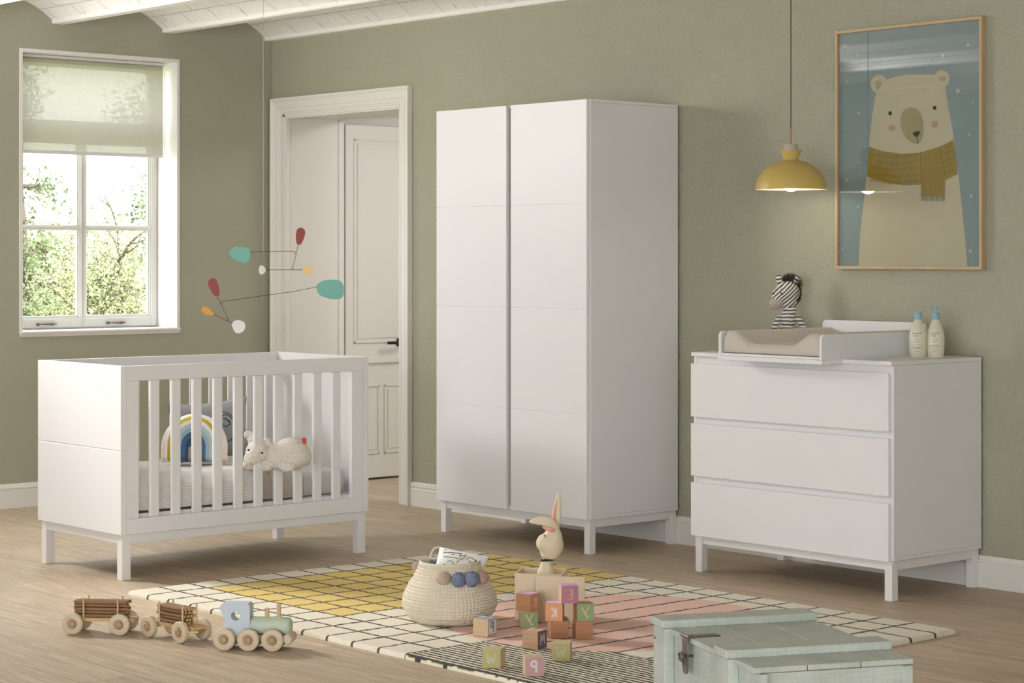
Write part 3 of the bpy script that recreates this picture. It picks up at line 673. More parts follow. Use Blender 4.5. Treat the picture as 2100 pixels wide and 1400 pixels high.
# ------------------------------------------------------------------ wardrobe
wd = thing('wardrobe', 'tall white two-door wardrobe on legs against the green wall', 'wardrobe', (-7.215, 6.57, 0)); ox, oy = -7.215, 6.57
X0, X1, YF, YB_ = -7.739, -6.690, 6.301, 6.844
for a in (X0+.001, X1-.017): B().box(*R(a, a+.016, YF, YB_, .169, 1.979, .0008)).obj('side_panel', white, wd)
B().box(*R(X0, X1, YF, YB_, 1.9798, 1.993, .0008)).obj('top_panel', white, wd); B().box(*R(X0, X1, YF, YB_, .154, .1685, .0008)).obj('bottom_panel', white, wd)
B().box(*R(X0+.017, X1-.017, YB_-.006, YB_-.001, .169, 1.979, 0)).obj('back_panel', white, wd)
B().box(*R(-7.26, -7.18, YF+.001, YF+.017, .169, 1.979, 0)).obj('centre_divider', mat('grey_gap', '#b9b5af', .6), wd)
for (a, c_) in ((-7.739, -7.2345), (-7.203, -6.6995)):
    d_ = B(); zs = [.153, .612, 1.072, 1.536, 1.9925]
    for z0, z1 in zip(zs, zs[1:]): d_.box(*R(a, c_, 6.283, YF-.002, z0+(.002 if z0 > .2 else 0), z1-(.002 if z1 < 1.9 else 0), .0008))
    d_.box(*R(a+.002, c_-.002, 6.286, YF-.0025, .16, 1.985, 0)); d_.obj('door', white, wd)
LEG = .036
for xa in (X0+.005, X1-.014-LEG): 
    for ya in (6.306, 6.851-LEG-.004): B().box(*R(xa-.0, xa+LEG, ya, ya+LEG, 0, .1535)).obj('leg', white2, wd)
for ya in (6.314, 6.815): B().box(*R(X0+.005+LEG, X1-.014-LEG, ya, ya+.018, .115, .1535)).obj('apron', white2, wd)
for xa in (X0+.009, X1-.014-.020): B().box(*R(xa, xa+.018, 6.306+LEG, 6.847-LEG, .115, .1535)).obj('apron', white2, wd)

# ------------------------------------------------------------------ chest of drawers
ch = thing('chest_of_drawers', 'white chest with three wide drawers below the bear picture', 'chest of drawers', (-5.547, 6.57, 0)); ox, oy = -5.547, 6.57
X0, X1 = -6.068, -5.022
B().box(*R(X0, X1, 6.283, YB_, .892, .9085)).obj('top_panel', white, ch)
for a in (X0+.001, X1-.017): B().box(*R(a, a+.016, 6.3, YB_, .169, .8915, .0008)).obj('side_panel', white, ch)
B().box(*R(X0+.0005, X1-.0005, 6.3, YB_, .154, .1685, .0008)).obj('bottom_panel', white, ch)
B().box(*R(X0+.017, X1-.017, 6.303, 6.32, .169, .891, 0)).obj('front_frame', white, ch)
B().box(*R(X0+.017, X1-.017, YB_-.006, YB_-.001, .169, .891, 0)).obj('back_panel', white, ch)
for (z0, z1) in ((.152, .371), (.399, .615), (.643, .862)):
    B().prism([(6.283-oy, z0), (6.299-oy, z0), (6.299-oy, z1-.012), (6.290-oy, z1), (6.283-oy, z1)], lambda u, v, d: Vector((d, u, v)), X0-ox, X1-.0135-ox).obj('drawer', white, ch)
for xa in (X0+.005, X1-.014-LEG):
    for ya in (6.305, 6.850-LEG-.004): B().box(*R(xa, xa+LEG, ya, ya+LEG, 0, .1535)).obj('leg', white2, ch)
for ya in (6.313, 6.815): B().box(*R(X0+.005+LEG, X1-.014-LEG, ya, ya+.018, .115, .1535)).obj('apron', white2, ch)
for xa in (X0+.009, X1-.034): B().box(*R(xa, xa+.018, 6.306+LEG, 6.846-LEG, .115, .1535)).obj('apron', white2, ch)

# changing unit
cu = thing('changing_unit', 'white changing unit with raised sides on top of the chest', 'changing unit', (-5.53, 6.5, .9085)); ox, oy = -5.53, 6.5
TX0, TX1, TY0, TY1 = -5.80, -5.262, 6.165, 6.80
def side_poly(y0, y1, z0, z1, r=.02):
    P = [(y0, z0)]
    for i in range(7):
        a = PI-(PI/2)*i/6; P.append((y0+r+r*math.cos(a), z1-r+r*math.sin(a)))
    P += [(y1, z1), (y1, z0)]; return P
for (a, c_) in ((TX0, TX0+.013), (TX1-.013, TX1)):
    B().prism(side_poly(TY0-oy, TY1-oy, .0, .097), lambda u, v, d: Vector((d, u, v)), a-ox, c_-ox).obj('side_panel', white, cu)
P = [(TX0-ox, 0)]
for i in range(7): a = PI-(PI/2)*i/6; P.append((TX0-ox+.02+.02*math.cos(a), .11+.02*math.sin(a)))
for i in range(7): a = PI/2-(PI/2)*i/6; P.append((TX1-ox-.02+.02*math.cos(a), .11+.02*math.sin(a)))
P.append((TX1-ox, 0))
B().prism(P, lambda u, v, d: Vector((u, d, v)), TY1-oy, TY1+.014-oy).obj('back_panel', white, cu)
B().box(*R(TX0+.013, TX1-.013, TY0, TY1, .0, .0105)).obj('tray_floor', white, cu)
B().box(*R(TX0-.008, TX1+.002, TY0, 6.2825, -.018, -.0005)).obj('front_lip', white, cu)
# changing mat with raised sides and front
cmf = mat('changing_mat_linen', '#c9c2b7', .9, bump=.35, bscale=380, sheen=.2)
def mat_h(u):     # cross section along x, -1..1
    a = abs(u); t = max(0, min(1, (a-.38)/.45)); t = t*t*(3-2*t)
    e = max(0, min(1, (a-.93)/.07))
    return .038+.050*t-.030*e*e
MX0, MX1 = TX0+.017, TX1-.017
cb = B()
NXm = 48
def mat_pt(u, v):
    x = MX0+(MX1-MX0)*u; y = TY0+.008+(TY1-TY0-.02)*v; uu = 2*u-1
    ev = min(1, min(v, 1-v)/.03); dz = -(1-math.sqrt(1-(1-ev)**2))*.02
    return Vector((x-ox, y-oy, .012+mat_h(uu)+dz))
cb.grid(NXm, 40, mat_pt)
# skirt down to the tray
topv = list(cb.bm.verts); 
eds = [e for e in cb.bm.edges if len(e.link_faces) == 1]
ex = bmesh.ops.extrude_edge_only(cb.bm, edges=eds)
nv = [v for v in ex['geom'] if isinstance(v, bmesh.types.BMVert)]
for v in nv: v.co.z = .018
ex2 = bmesh.ops.extrude_edge_only(cb.bm, edges=[e for e in ex['geom'] if isinstance(e, bmesh.types.BMEdge)])
for v in ex2['geom']:
    if isinstance(v, bmesh.types.BMVert): v.co.z = .0125; v.co.x *= .985; v.co.y = v.co.y*.985
bmesh.ops.contextual_create(cb.bm, geom=[e for e in ex2['geom'] if isinstance(e, bmesh.types.BMEdge)])
cmo = cb.obj('changing_mat', cmf, smooth=True, loc=(-5.53, 6.5, .9085))
tag(cmo, 'beige padded changing mat with raised edges inside the changing unit', 'changing mat')

# ------------------------------------------------------------------ bottles
cream = mat('bottle_cream', '#d9d3bc', .35, coat=.2); capb = mat('cap_blue', '#8fb1c4', .4)
def text_mesh(s, size, mirror, conv, mater, parent, name='printed_text', x0=0, z0=0, align='CENTER'):
    cu_ = bpy.data.curves.new('t', 'FONT'); cu_.body = s; cu_.size = size; cu_.align_x = align; cu_.resolution_u = 2
    ob = bpy.data.objects.new('t', cu_); C.objects.link(ob); bpy.context.view_layer.update()
    me = bpy.data.meshes.new_from_object(ob.evaluated_get(bpy.context.evaluated_depsgraph_get())); bpy.data.objects.remove(ob); bpy.data.curves.remove(cu_)
    for v in me.vertices:
        x = -v.co.x if mirror else v.co.x
        v.co = conv(x+x0, v.co.y+z0)
    me.name = name; me.materials.clear(); me.materials.append(mater); o = bpy.data.objects.new(name, me); C.objects.link(o); o.parent = parent; return o
def bottle(px, label, pump, tint):
    p = at_d(px, 731, 8.40); q = on_z(px, 733, .909)
    D = (q-Vector((0, 0, EYE))).dot(FW)+.018; c = at_d(px, 733, D)
    t = thing('lotion_bottle', label, 'bottle', (c.x, c.y, .9085), YAW, 'lotion bottles on the chest')
    prof = [(0, 0), (.030, 0), (.033, .004), (.0355, .03), (.0368, .06), (.0362, .085), (.033, .105), (.027, .122), (.0205, .135), (.0165, .142), (.0145, .146), (.0145, .150), (0, .150)]
    prof = [(r_*.955, z_) for r_, z_ in prof]
    B().lathe(prof, n=40, sy=.6).obj('bottle_body', cream, t, smooth='auto')
    def rad(z):
        for (r0_, z0), (r1_, z1) in zip(prof, prof[1:]):
            if z0 <= z <= z1 and z1 > z0: return r0_+(r1_-r0_)*(z-z0)/(z1-z0)
        return .03
    def conv(x, z):
        a = rad(z); return Vector((x, -.6*math.sqrt(max(a*a-x*x, 1e-6))-.0005, z))
    tx = mat('print_dark', '#3a3733', .7); tb = mat('print_blue', '#5f93ac', .7); tp = mat('print_rose', '#c79a90', .7)
    xo = -.008
    text_mesh('Aveeno', .0115, True, conv, tx, t, x0=xo, z0=.092); text_mesh('Baby', .0095, True, conv, tx, t, x0=xo-.006, z0=.083)
    rg = B(); rg.tube([conv(xo+.009*math.cos(a*PI/12), .068+.009*math.sin(a*PI/12)) for a in range(25)], .0008, 5); rg.tube([conv(xo+.005*math.cos(a*PI/8), .067+.004*math.sin(a*PI/8)) for a in range(17)], .0008, 5); rg.obj('ring_emblem', tp, t)
    for i, (s_, z, m_) in enumerate([('daily care', .0515, tb), ('moisture wash', .0455, tb), ('gentle formula', .040, tx), ('tear free', .035, tx), ('236 ml', .0245, tx)] if not pump else
                                    [('daily care', .0495, tb), ('moisture lotion', .044, tx), ('gentle formula', .038, tp), ('for baby skin', .033, tp), ('354 ml', .0235, tx)]):
        rg = B(); L_ = len(s_)*.0013
        rg.tube([conv(xo+L_*(k/8*2-1), z+.0004*math.sin(k*2.3)) for k in range(9)], .00085, 4); rg.obj('printed_line', m_, t)
    if pump:
        B().lathe([(.0150, .150), (.0150, .172), (.013, .176), (.0055, .177), (.0055, .188), (.004, .189), (.004, .192), (0, .192)], n=24).obj('pump_collar', capb, t, smooth='auto')
        pb = B(); pb.tube([(-.022, 0, .190), (-.018, 0, .1935), (0, 0, .195), (.010, 0, .196)], [.003, .0042, .0065, .004], 10); pb.lathe([(.008, .190), (.008, .197), (.006, .199), (0, .199)], n=20); pb.obj('pump_head', capb, t, smooth='auto')
    else:
        B().lathe([(.0140, .150), (.0150, .152), (.0145, .176), (.013, .178), (0, .178)], n=28).obj('bottle_cap', capb, t, smooth='auto')
bottle(1882.5, 'cream lotion bottle with flat blue cap, the left of two on the chest', False, 0)
bottle(1919, 'cream lotion bottle with blue pump top, the right of two on the chest', True, 0)

# ------------------------------------------------------------------ zebra toy
zb = bpy.data.materials.new('zebra_plush'); zb.use_nodes = True; nt = zb.node_tree; b = nt.nodes['Principled BSDF']; b.inputs['Roughness'].default_value = .95; b.inputs['Sheen Weight'].default_value = .3
def stripes(nt, b, rot, scale, dist):
    tc = nd(nt, 'ShaderNodeTexCoord'); mp = nd(nt, 'ShaderNodeMapping'); mp.inputs['Rotation'].default_value = rot; nt.links.new(tc.outputs['Object'], mp.inputs[0])
    wv = nd(nt, 'ShaderNodeTexWave'); wv.bands_direction = 'Z'; wv.inputs['Scale'].default_value = scale; wv.inputs['Distortion'].default_value = dist; wv.inputs['Detail Scale'].default_value = 1.2
    nt.links.new(mp.outputs[0], wv.inputs['Vector']); r = nd(nt, 'ShaderNodeMapRange'); r.inputs['From Min'].default_value = .42; r.inputs['From Max'].default_value = .52; nt.links.new(wv.outputs['Fac'], r.inputs['Value'])
    mo = nd(nt, 'ShaderNodeMix', data_type='RGBA'); mo.inputs[6].default_value = (*s2l('#5e5b5b'), 1); mo.inputs[7].default_value = (*s2l('#e4e1da'), 1); nt.links.new(r.outputs[0], mo.inputs[0]); nt.links.new(mo.outputs[2], b.inputs['Base Color'])
stripes(nt, b, (0, 0, 0), 21, 1.6)
zh = bpy.data.materials.new('zebra_plush_head'); zh.use_nodes = True; b2_ = zh.node_tree.nodes['Principled BSDF']; b2_.inputs['Roughness'].default_value = .95; stripes(zh.node_tree, b2_, (0, .75, 0), 25, 2.0)
ZD = 8.88; z0_ = at_d(1612, 720, ZD)
zt = thing('zebra_toy', 'plush striped zebra toy sitting on the chest behind the changing unit', 'soft toy', (z0_.x, z0_.y, 0), YAW)
def ZP(px, py, dy=0): return ((px-1612)*ZD/F, dy, EYE-(py-Y0)*ZD/F)
zs_ = ZD/F
blob('zebra_body', [(ZP(1613, 690), (.040, .036, .062)), (ZP(1616, 655), (.034, .032, .045)), (ZP(1620, 636), (.029, .028, .03)), (ZP(1612, 704), (.042, .04, .03))], zb, zt, .003, 6)
for (a, c_, e) in (((1634, 650), (1645, 668), (1648, 694)), ((1600, 650), (1590, 664), (1580, 690))):
    b_ = B(); b_.tube(stroke_pts([ZP(*a, -.005), ZP(*c_, -.018), ZP(*e, -.03)], 6), [.013]*3+[.0125]*10, 12); b_.ell(ZP(*e, -.03), (.013, .013, .013)); b_.obj('arm', zb, zt, smooth=True)
for dx in (1598, 1630):
    b_ = B(); b_.tube([ZP(dx, 706, -.01), ZP(dx-2, 708, -.05)], [.014, .012], 12); b_.ell(ZP(dx-2, 708, -.05), (.013, .011, .013)); b_.obj('leg', zb, zt, smooth=True)
blob('head', [(ZP(1614, 598), (.049, .044, .046)), (ZP(1601, 606, -.012), (.040, .037, .036)), (ZP(1617, 616), (.038, .036, .038))], zh, zt, .003, 6)
blob('muzzle', [(ZP(1590, 622, -.016), (.031, .030, .026)), (ZP(1596, 616, -.012), (.026, .028, .024))], mat('muzzle_plush', '#b3a79c', .95, bump=.3, bscale=300), zt, .003, 6)
for (px, py, dy) in ((1574.5, 623, -.035), (1586, 623.5, -.046)): B().ell(ZP(px, py, dy), (.0016, .0016, .0018), None, 8, 6).obj('nostril', blk, zt, smooth=True)
for (px, py, dy) in ((1584.5, 601, -.036), (1599.5, 601, -.046)): B().ell(ZP(px, py, dy), (.0038, .0035, .0042), None, 12, 8).obj('eye', blk, zt, smooth=True)
for (px, py, an, w_) in ((1597, 572, -.15, .0135), (1634, 574, .5, .0145)):
    b_ = B(); b_.ell((0, 0, 0), (w_, .007, .021), None, 16, 12); o = b_.obj('ear', zb, zt, smooth=True); o.matrix_local = Matrix.Translation(ZP(px, py, -.004)) @ Matrix.Rotation(an, 4, 'Y')
b_ = B(); rnd = random.Random(5)
for i in range(1300):
    t = rnd.random()
    a = PI*(.62)-(t*1.08)*PI        # around the top and back of the head
    cx, cz = 1616, 600
    base = Vector(ZP(cx+24*math.cos(a), cz-24*math.sin(a), rnd.gauss(0, .006)))
    L_ = .026+.014*math.sin(min(1, t*2.2)*PI)
    if t > .45: L_ = .014
    d = Vector((math.cos(a)+rnd.gauss(0, .22), rnd.gauss(0, .30), math.sin(a)+rnd.gauss(0, .22))).normalized()
    s_ = Vector((.0009, .0006, 0))
    tip = base+d*L_; vs3 = [b_.bm.verts.new(q) for q in (base-s_, base+s_, tip)]; b_.bm.faces.new(vs3)
b_.obj('mane', mat('mane_fur', '#3f3b37', .9), zt, norm=False)

# ------------------------------------------------------------------ framed bear print
pf = thing('framed_picture', 'large framed polar bear print hanging on the wall above the chest', 'picture', (-5.383, YW, 1.751))
FX0, FX1, FZ0, FZ1 = -5.757, -5.010, 1.252, 2.251
ox, oy = -5.383, YW; oz = 1.751
okm = mat('light_oak_frame', '#bda681', .5, var=.08, vscale=12, stretch=(1, 1, .3))
fr_ = B()
def Rz(x0, x1, y0, y1, z0, z1, bev=.001): return (x0-ox, x1-ox, y0-oy, y1-oy, z0-oz, z1-oz, bev)
fwid = .013
fr_.box(*Rz(FX0, FX1, 6.828, 6.859, FZ1-fwid, FZ1)); fr_.box(*Rz(FX0, FX1, 6.828, 6.859, FZ0, FZ0+fwid)); fr_.box(*Rz(FX0, FX0+fwid, 6.828, 6.859, FZ0+fwid, FZ1-fwid)); fr_.box(*Rz(FX1-fwid, FX1, 6.828, 6.859, FZ0+fwid, FZ1-fwid))
fr_.obj('frame', okm, pf)
pg = bpy.data.materials.new('picture_glass'); pg.use_nodes = True; nt = pg.node_tree; nt.nodes.clear()
out = nd(nt, 'ShaderNodeOutputMaterial'); tr = nd(nt, 'ShaderNodeBsdfTransparent'); tr.inputs[0].default_value = (.93, .94, .93, 1); gl = nd(nt, 'ShaderNodeBsdfGlossy'); gl.inputs['Roughness'].default_value = .0
lw2 = nd(nt, 'ShaderNodeLayerWeight'); lw2.inputs[0].default_value = .5; sc2 = nd(nt, 'ShaderNodeMath', operation='MULTIPLY_ADD'); sc2.inputs[1].default_value = .55; sc2.inputs[2].default_value = .02; ms = nd(nt, 'ShaderNodeMixShader')
nt.links.new(lw2.outputs['Facing'], sc2.inputs[0]); nt.links.new(sc2.outputs[0], ms.inputs[0]); nt.links.new(tr.outputs[0], ms.inputs[1]); nt.links.new(gl.outputs[0], ms.inputs[2]); nt.links.new(ms.outputs[0], out.inputs[0])
B().box(*Rz(FX0+fwid-.002, FX1-fwid+.002, 6.836, 6.838, FZ0+fwid-.002, FZ1-fwid+.002, 0)).obj('glass_pane', pg, pf)
# the print: flat inks on paper just behind the glass
PY = 6.846
layer = [0]
def c2p(x, y):           # where a spot of the artwork sits on the paper, kept relative to the frame
    p = on_y(1680+x/2.545, 20+y/2.545, PY-.006); return (p.x-ox, p.z-oz)
pr = bpy.data.objects.new('print', None)
B().box(*Rz(FX0+fwid-.002, FX1-fwid+.002, PY, PY+.004, FZ0+fwid-.002, FZ1-fwid+.002, 0)).obj('print_paper', mat('print_blue_ground', '#9db2b8', .8), pf)
def ink_poly(name, pts, col, smooth_=True, raw=False):
    layer[0] += 1; y = PY-oy-.00025*layer[0]
    if smooth_:
        P = stroke_pts([(a, c_, 0) for a, c_ in pts]+[(pts[0][0], pts[0][1], 0)], 6)[:-1]; pts = [(p.x, p.y) for p in P]
    b_ = B(); b_.poly([(c2p(*p)[0], y, c2p(*p)[1]) for p in pts]); bmesh.ops.triangulate(b_.bm, faces=b_.bm.faces)
    return b_.obj(name, mat('ink_'+col.strip('#'), col, .8), pf, norm=False)
def circ(cx, cy, rx, ry, n=28): return [(cx+rx*math.cos(2*PI*i/n), cy+ry*math.sin(2*PI*i/n)) for i in range(n)]
layer[0] += 1
for (x, y, r) in ((128, 187, 8), (196, 237, 6), (385, 270, 3), (470, 308, 3), (537, 132, 4), (641, 238, 9), (772, 183, 9), (140, 374, 6), (201, 540, 7), (131, 622, 3), (241, 637, 3), (719, 423, 12), (798, 485, 5), (779, 650, 6), (742, 804, 4), (789, 972, 9), (823, 1093, 4), (785, 1258, 9), (140, 888, 6), (198, 1027, 6), (155, 1178, 4), (210, 855, 4), (116, 1247, 5)):
    B().poly([(c2p(*p)[0], PY-oy-.0003, c2p(*p)[1]) for p in circ(x, y, r*.85, r*1.05, 14)]).obj('snow_dot', mat('ink_snow', '#e2e2da', .8), pf, norm=False)
bearc = '#e6dbc0'
ink_poly('bear_body', [(201, 1340), (208, 1180), (222, 1050), (238, 900), (252, 760), (262, 640), (274, 540), (288, 450), (320, 400), (352, 362), (420, 342), (500, 336), (590, 338), (640, 360), (652, 400), (668, 500), (690, 620), (706, 740), (724, 880), (742, 1040), (758, 1200), (768, 1340)], bearc, False)
ink_poly('bear_ear', circ(308, 388, 43, 50), bearc); ink_poly('bear_ear', circ(636, 360, 40, 45), bearc)
ink_poly('ear_inner', [(292, 372), (318, 372), (322, 388), (300, 420), (290, 400)], '#c3b791'); ink_poly('ear_inner', [(618, 352), (640, 346), (660, 354), (640, 374)], '#c3b791')
ink_poly('bear_muzzle', [(480, 508), (510, 520), (532, 552), (541, 600), (538, 660), (520, 695), (495, 698), (460, 680), (432, 640), (420, 590), (425, 545), (448, 517)], '#bfb48a')
ink_poly('cheek', circ(376, 617, 18, 15), '#d9a897'); ink_poly('cheek', circ(599, 598, 17, 17), '#d9a897')
for (x, y) in ((367, 540), (599, 511)): ink_poly('eye', circ(x, y, 9, 11), '#171513')
ink_poly('nose', [(484, 643), (500, 636), (523, 634), (518, 652), (506, 664), (495, 658)], '#171513')
ink_poly('mouth_line', [(508, 660), (511, 660), (516, 697), (512, 697)], '#171513', False)
scar = '#b79a45'
ink_poly('scarf', [(258, 714), (330, 738), (430, 752), (520, 745), (620, 718), (695, 680), (706, 740), (718, 858), (640, 895), (540, 912), (440, 916), (340, 900), (246, 870), (250, 800)], scar, False)
ink_poly('scarf_end', [(526, 744), (632, 712), (645, 800), (655, 870), (653, 968), (532, 970), (530, 860)], '#b3963f', False)
layer[0] += 1
sk = B(); rnd = random.Random(3)
def dash(x, y, dx, dy, w_=1.4):
    n_ = Vector((-dy, dx)).normalized()*w_; q = [(x+n_.x, y+n_.y), (x-n_.x, y-n_.y), (x+dx-n_.x, y+dy-n_.y), (x+dx+n_.x, y+dy+n_.y)]
    sk.poly([(c2p(*p)[0], PY-oy-.00025*layer[0], c2p(*p)[1]) for p in q])
for row in range(5):
    x = 268
    while x < 518:
        t = (x-250)/270; y = 742+row*34+20*math.sin(t*PI*.9)-4
        if y < 885+20*math.sin(t*PI*.9): dash(x+rnd.uniform(-2, 2), y+rnd.uniform(-3, 3), rnd.uniform(-2, 2), 18)
        x += 11
    x = 656
    while x < 706:
        y = 712+row*34-(x-650)*.45; dash(x, y, rnd.uniform(-2, 2), 18); x += 10
for i in range(15):
    for k in range(4): dash(537+k*28+(i % 2)*6, 752+i*15-(k*4 if i < 2 else 0), 15, rnd.uniform(-2, 1), 1.1)
for i in range(17): dash(534+i*7.4, 968, rnd.uniform(-3, 1), 30, 1.3)
dash(526, 744, 6, 225, 1.3); dash(632, 712, 23, 155, 1.2)
sk.obj('scarf_stitches', mat('ink_scarf_dark', '#86702c', .8), pf, norm=False)

# ------------------------------------------------------------------ pendant lamp
pl = thing('pendant_lamp', 'yellow dome pendant lamp hanging in front of the wall beside the picture', 'lamp', (-5.789, 6.588, 0))
ylw = mat('yellow_metal', '#c6ae60', .42, bump=.02)
PR = .147; zb0 = 1.582
sh_ = B()
prf = []
for i in range(15):
    a = i/14*PI/2*.86; prf.append((PR*math.cos(a), zb0+.124*math.sin(a)))
prf = [(PR+.001, zb0-.001)]+prf
ztop = prf[-1][1]
prf += [(.031, ztop+.004), (.031, ztop+.006), (.045, ztop+.040)]
inner = [(.043, ztop+.040), (.0290, ztop+.008)]
sh_.lathe(prf+inner, n=64, cap=False); sh_.obj('lamp_shade', ylw, pl, smooth='auto')
inn = B(); inn.lathe([(PR-.0015, zb0-.0005)]+[((PR-.003)*math.cos(i/12*PI/2*.9), zb0+.120*math.sin(i/12*PI/2*.9)) for i in range(13)], n=48, cap=False); inn.obj('shade_lining', mat('white_lining', '#f2ecdf', .5), pl, smooth=True)
B().lathe([(.028, ztop+.012), (.029, ztop+.045), (.029, ztop+.058), (.025, ztop+.066), (.012, ztop+.068), (0, ztop+.068)], n=28).obj('lamp_socket', mat('socket_beige', '#b9aa9c', .5), pl, smooth='auto')
B().tube([(0, 0, ztop+.066), (0, 0, ztop+.135)], .0022, 8).obj('cord', lab(mat('cord_brown', '#a4592a', .5), '') if False else mat('cord_brown', '#a4592a', .5), pl)['label'] = 'reddish brown lower cord'
def ceil_at(y): return ceil_z(y)
B().tube([(0, 0, ztop+.135), (0, 0, ceil_at(6.588)+.004)], .0019, 8).obj('cord', mat('cord_black', '#26231f', .6), pl)
B().ell((0, 0, zb0+.026), (.036, .036, .036)).obj('light_bulb', mat('bulb_glow', '#fff3df', .5, emit=14), pl, smooth=True)
B().lathe([(.018, zb0+.055), (.018, zb0+.11)], n=20, cap=False).obj('bulb_holder', white, pl)

# ------------------------------------------------------------------ rug
RX0, RX1, RY0, RY1, RZ = -7.073, -4.455, 4.212, 5.928, .018
RGX = [-6.927+.1435*k for k in range(17)]; RGY = [4.345+.1332*k for k in range(12)]
cB = s2l('#f1e9d6'); cB2 = s2l('#d8ccb0'); cY = s2l('#e8cd79'); cP = s2l('#f0c8b8'); cD = s2l('#4b4638'); cS = s2l('#3a3a30'); cW = s2l('#efe7d0')
def rug_col(co):
    x, y = co.x-.0+RX0, co.y+RY0
    wob = mnoise.noise(Vector((x*9, y*9, 0)))*.0035+mnoise.noise(Vector((x*40, y*40, 1)))*.0015
    inc = math.hypot(x+5.36, y-5.145) < .582+wob
    yel = RGX[0] < x < RGX[6] and y > RGY[1]
    strp = (not inc) and x > RGX[11] and y < RGY[3]
    if yel: c = cY
    elif inc: c = cP
    elif strp:
        p = (y+wob*1.5+(x-RX0)*.0)/.0245; return cS if p % 1 < .48 else cW
    else: c = cB
    v = 1+.05*mnoise.noise(Vector((x*60, y*60, 4)))
    ln = any(abs(x+wob-g) < .0068 for g in RGX)
    if not inc or yel: ln = ln or any(abs(y+wob-g) < .0062 for g in RGY)
    if ln: return cD
    return tuple(q*v for q in c)
W_, H_ = RX1-RX0, RY1-RY0
b_ = B(); NXr, NYr = 600, 860
def rug_pt(u, v):
    # the sheet rolls over the rim at both ends
    m_ = .012
    x = u*W_; y = v*H_
    ex = min(x, W_-x, y, H_-y); z = RZ
    if ex < m_: z = RZ-(m_-math.sqrt(max(0, m_*m_-(m_-ex)**2)))*.9
    z += mnoise.noise(Vector((x*55, y*55, 2)))*.0012
    wx = mnoise.noise(Vector((y*3, 0, 5)))*.006; wy = mnoise.noise(Vector((x*3, 0, 9)))*.006
    return Vector((x+wx, y+wy, max(z, .004)))
b_.grid(NXr, NYr, rug_pt)
eds = [e for e in b_.bm.edges if len(e.link_faces) == 1]; ex = bmesh.ops.extrude_edge_only(b_.bm, edges=eds)
for v in ex['geom']:
    if isinstance(v, bmesh.types.BMVert): v.co.z = .0005
ro_ = b_.obj('patterned_rug', vcol_mat('rug_wool', .95, .9, 420, .15, .004), smooth=True, colfn=rug_col, loc=(RX0, RY0, 0))
tag(ro_, 'large grid-patterned rug with yellow, pink and striped areas on the wood floor', 'rug')

# ------------------------------------------------------------------ pom-pom basket
bk0 = on_z(920, 1286, RZ); bkc = bk0+FW*.125; bkc.z = RZ+.0015
BD = bkc.dot(FW)
bs = thing('knitted_basket', 'cream rope basket with pompoms and two loop handles on the rug', 'basket', bkc, YAW)
def brad(z):   # outer profile
    P = [(0, .120), (.012, .138), (.035, .158), (.065, .168), (.095, .163), (.13, .146), (.165, .124), (.19, .112), (.205, .108)]
    for (z0, r0_), (z1, r1_) in zip(P, P[1:]):
        if z <= z1:
            t = (z-z0)/(z1-z0); t = t*t*(3-2*t)*.5+t*.5; return r0_+(r1_-r0_)*t
    return P[-1][1]
BH = .205
ropem = mat('cream_rope', '#d8cfba', .9, bump=.3, bscale=500)
b_ = B(); NT, NZ = 640, 240; ROWS = 19; NS = 74
def bpt(u, v):
    z = v*BH; th = 2*PI*u; row = v*ROWS; rf = row % 1; k = int(row)
    s = 1 if k % 2 else -1
    st_ = .5+.5*math.cos(2*PI*(u*NS)+s*(rf-.5)*2.6)
    r = brad(z)+.0052*(math.sin(rf*PI)**.6)*(.35+.65*st_**.7)-.003
    return Vector((r*math.cos(th), r*math.sin(th), z+.0))
b_.grid(NT, NZ, bpt, wrap=True)
# rim and inside
def bin_(u, v):
    z = BH-(BH-.01)*v; th = 2*PI*u; return Vector(((brad(z)-.012)*math.cos(th), (brad(z)-.012)*math.sin(th), z))
b_.grid(96, 24, bin_, wrap=True)
b_.lathe([(.0, .01), (brad(.01)-.012, .01)], n=48, cap=False); b_.lathe([(.0, .0), (.118, .0)], n=48, cap=False)
b_.obj('basket_body', ropem, bs, smooth=True)
rm = B()
P = [Vector(((brad(BH)-.005)*math.cos(2*PI*i/120), (brad(BH)-.005)*math.sin(2*PI*i/120), BH+.002)) for i in range(121)]
rm.tube(P, [.0062+.0012*math.sin(i*PI) for i in range(121)], 8); rm.obj('rim', ropem, bs, smooth=True)
def BP(px, py, dy): return Vector(((px-920)*BD/F, dy, EYE-(py-Y0)*(BD+dy)/F-bkc.z))
hm_ = mat('handle_cord', '#cfc3ae', .7, bump=.3, bscale=600)
for pts in ([(928, 1176, -.085), (933, 1155, -.085), (945, 1143, -.084), (957, 1146, -.082), (963, 1160, -.080), (962, 1176, -.082)],
            [(880, 1156, .085), (879, 1140, .088), (885, 1126, .088), (895, 1122, .088), (904, 1128, .088), (910, 1140, .088), (912, 1156, .085)]):
    hb = B(); hb.tube(stroke_pts([BP(*p) for p in pts], 8), .0032, 8); hb.obj('handle', hm_, bs, smooth=True)
def pompom(px, py, dy, r, col):
    c = BP(px, py, dy); bb_ = B(); rr_ = bmesh.ops.create_icosphere(bb_.bm, subdivisions=5, radius=r); rnd = random.Random(int(px))
    for v in rr_['verts']:
        n = v.co.normalized(); k = mnoise.noise(n*r*1000*.42+Vector((px, 0, 0)))+.6*mnoise.noise(n*r*1000*.9+Vector((0, px, 0)))
        v.co = n*(r*(1+.30*k))+c
    bb_.obj('pompom', mat('yarn_'+col.strip('#'), col, .95, bump=.6, bscale=700, var=.2, vscale=300), bs, smooth=True)
rr0 = .0145
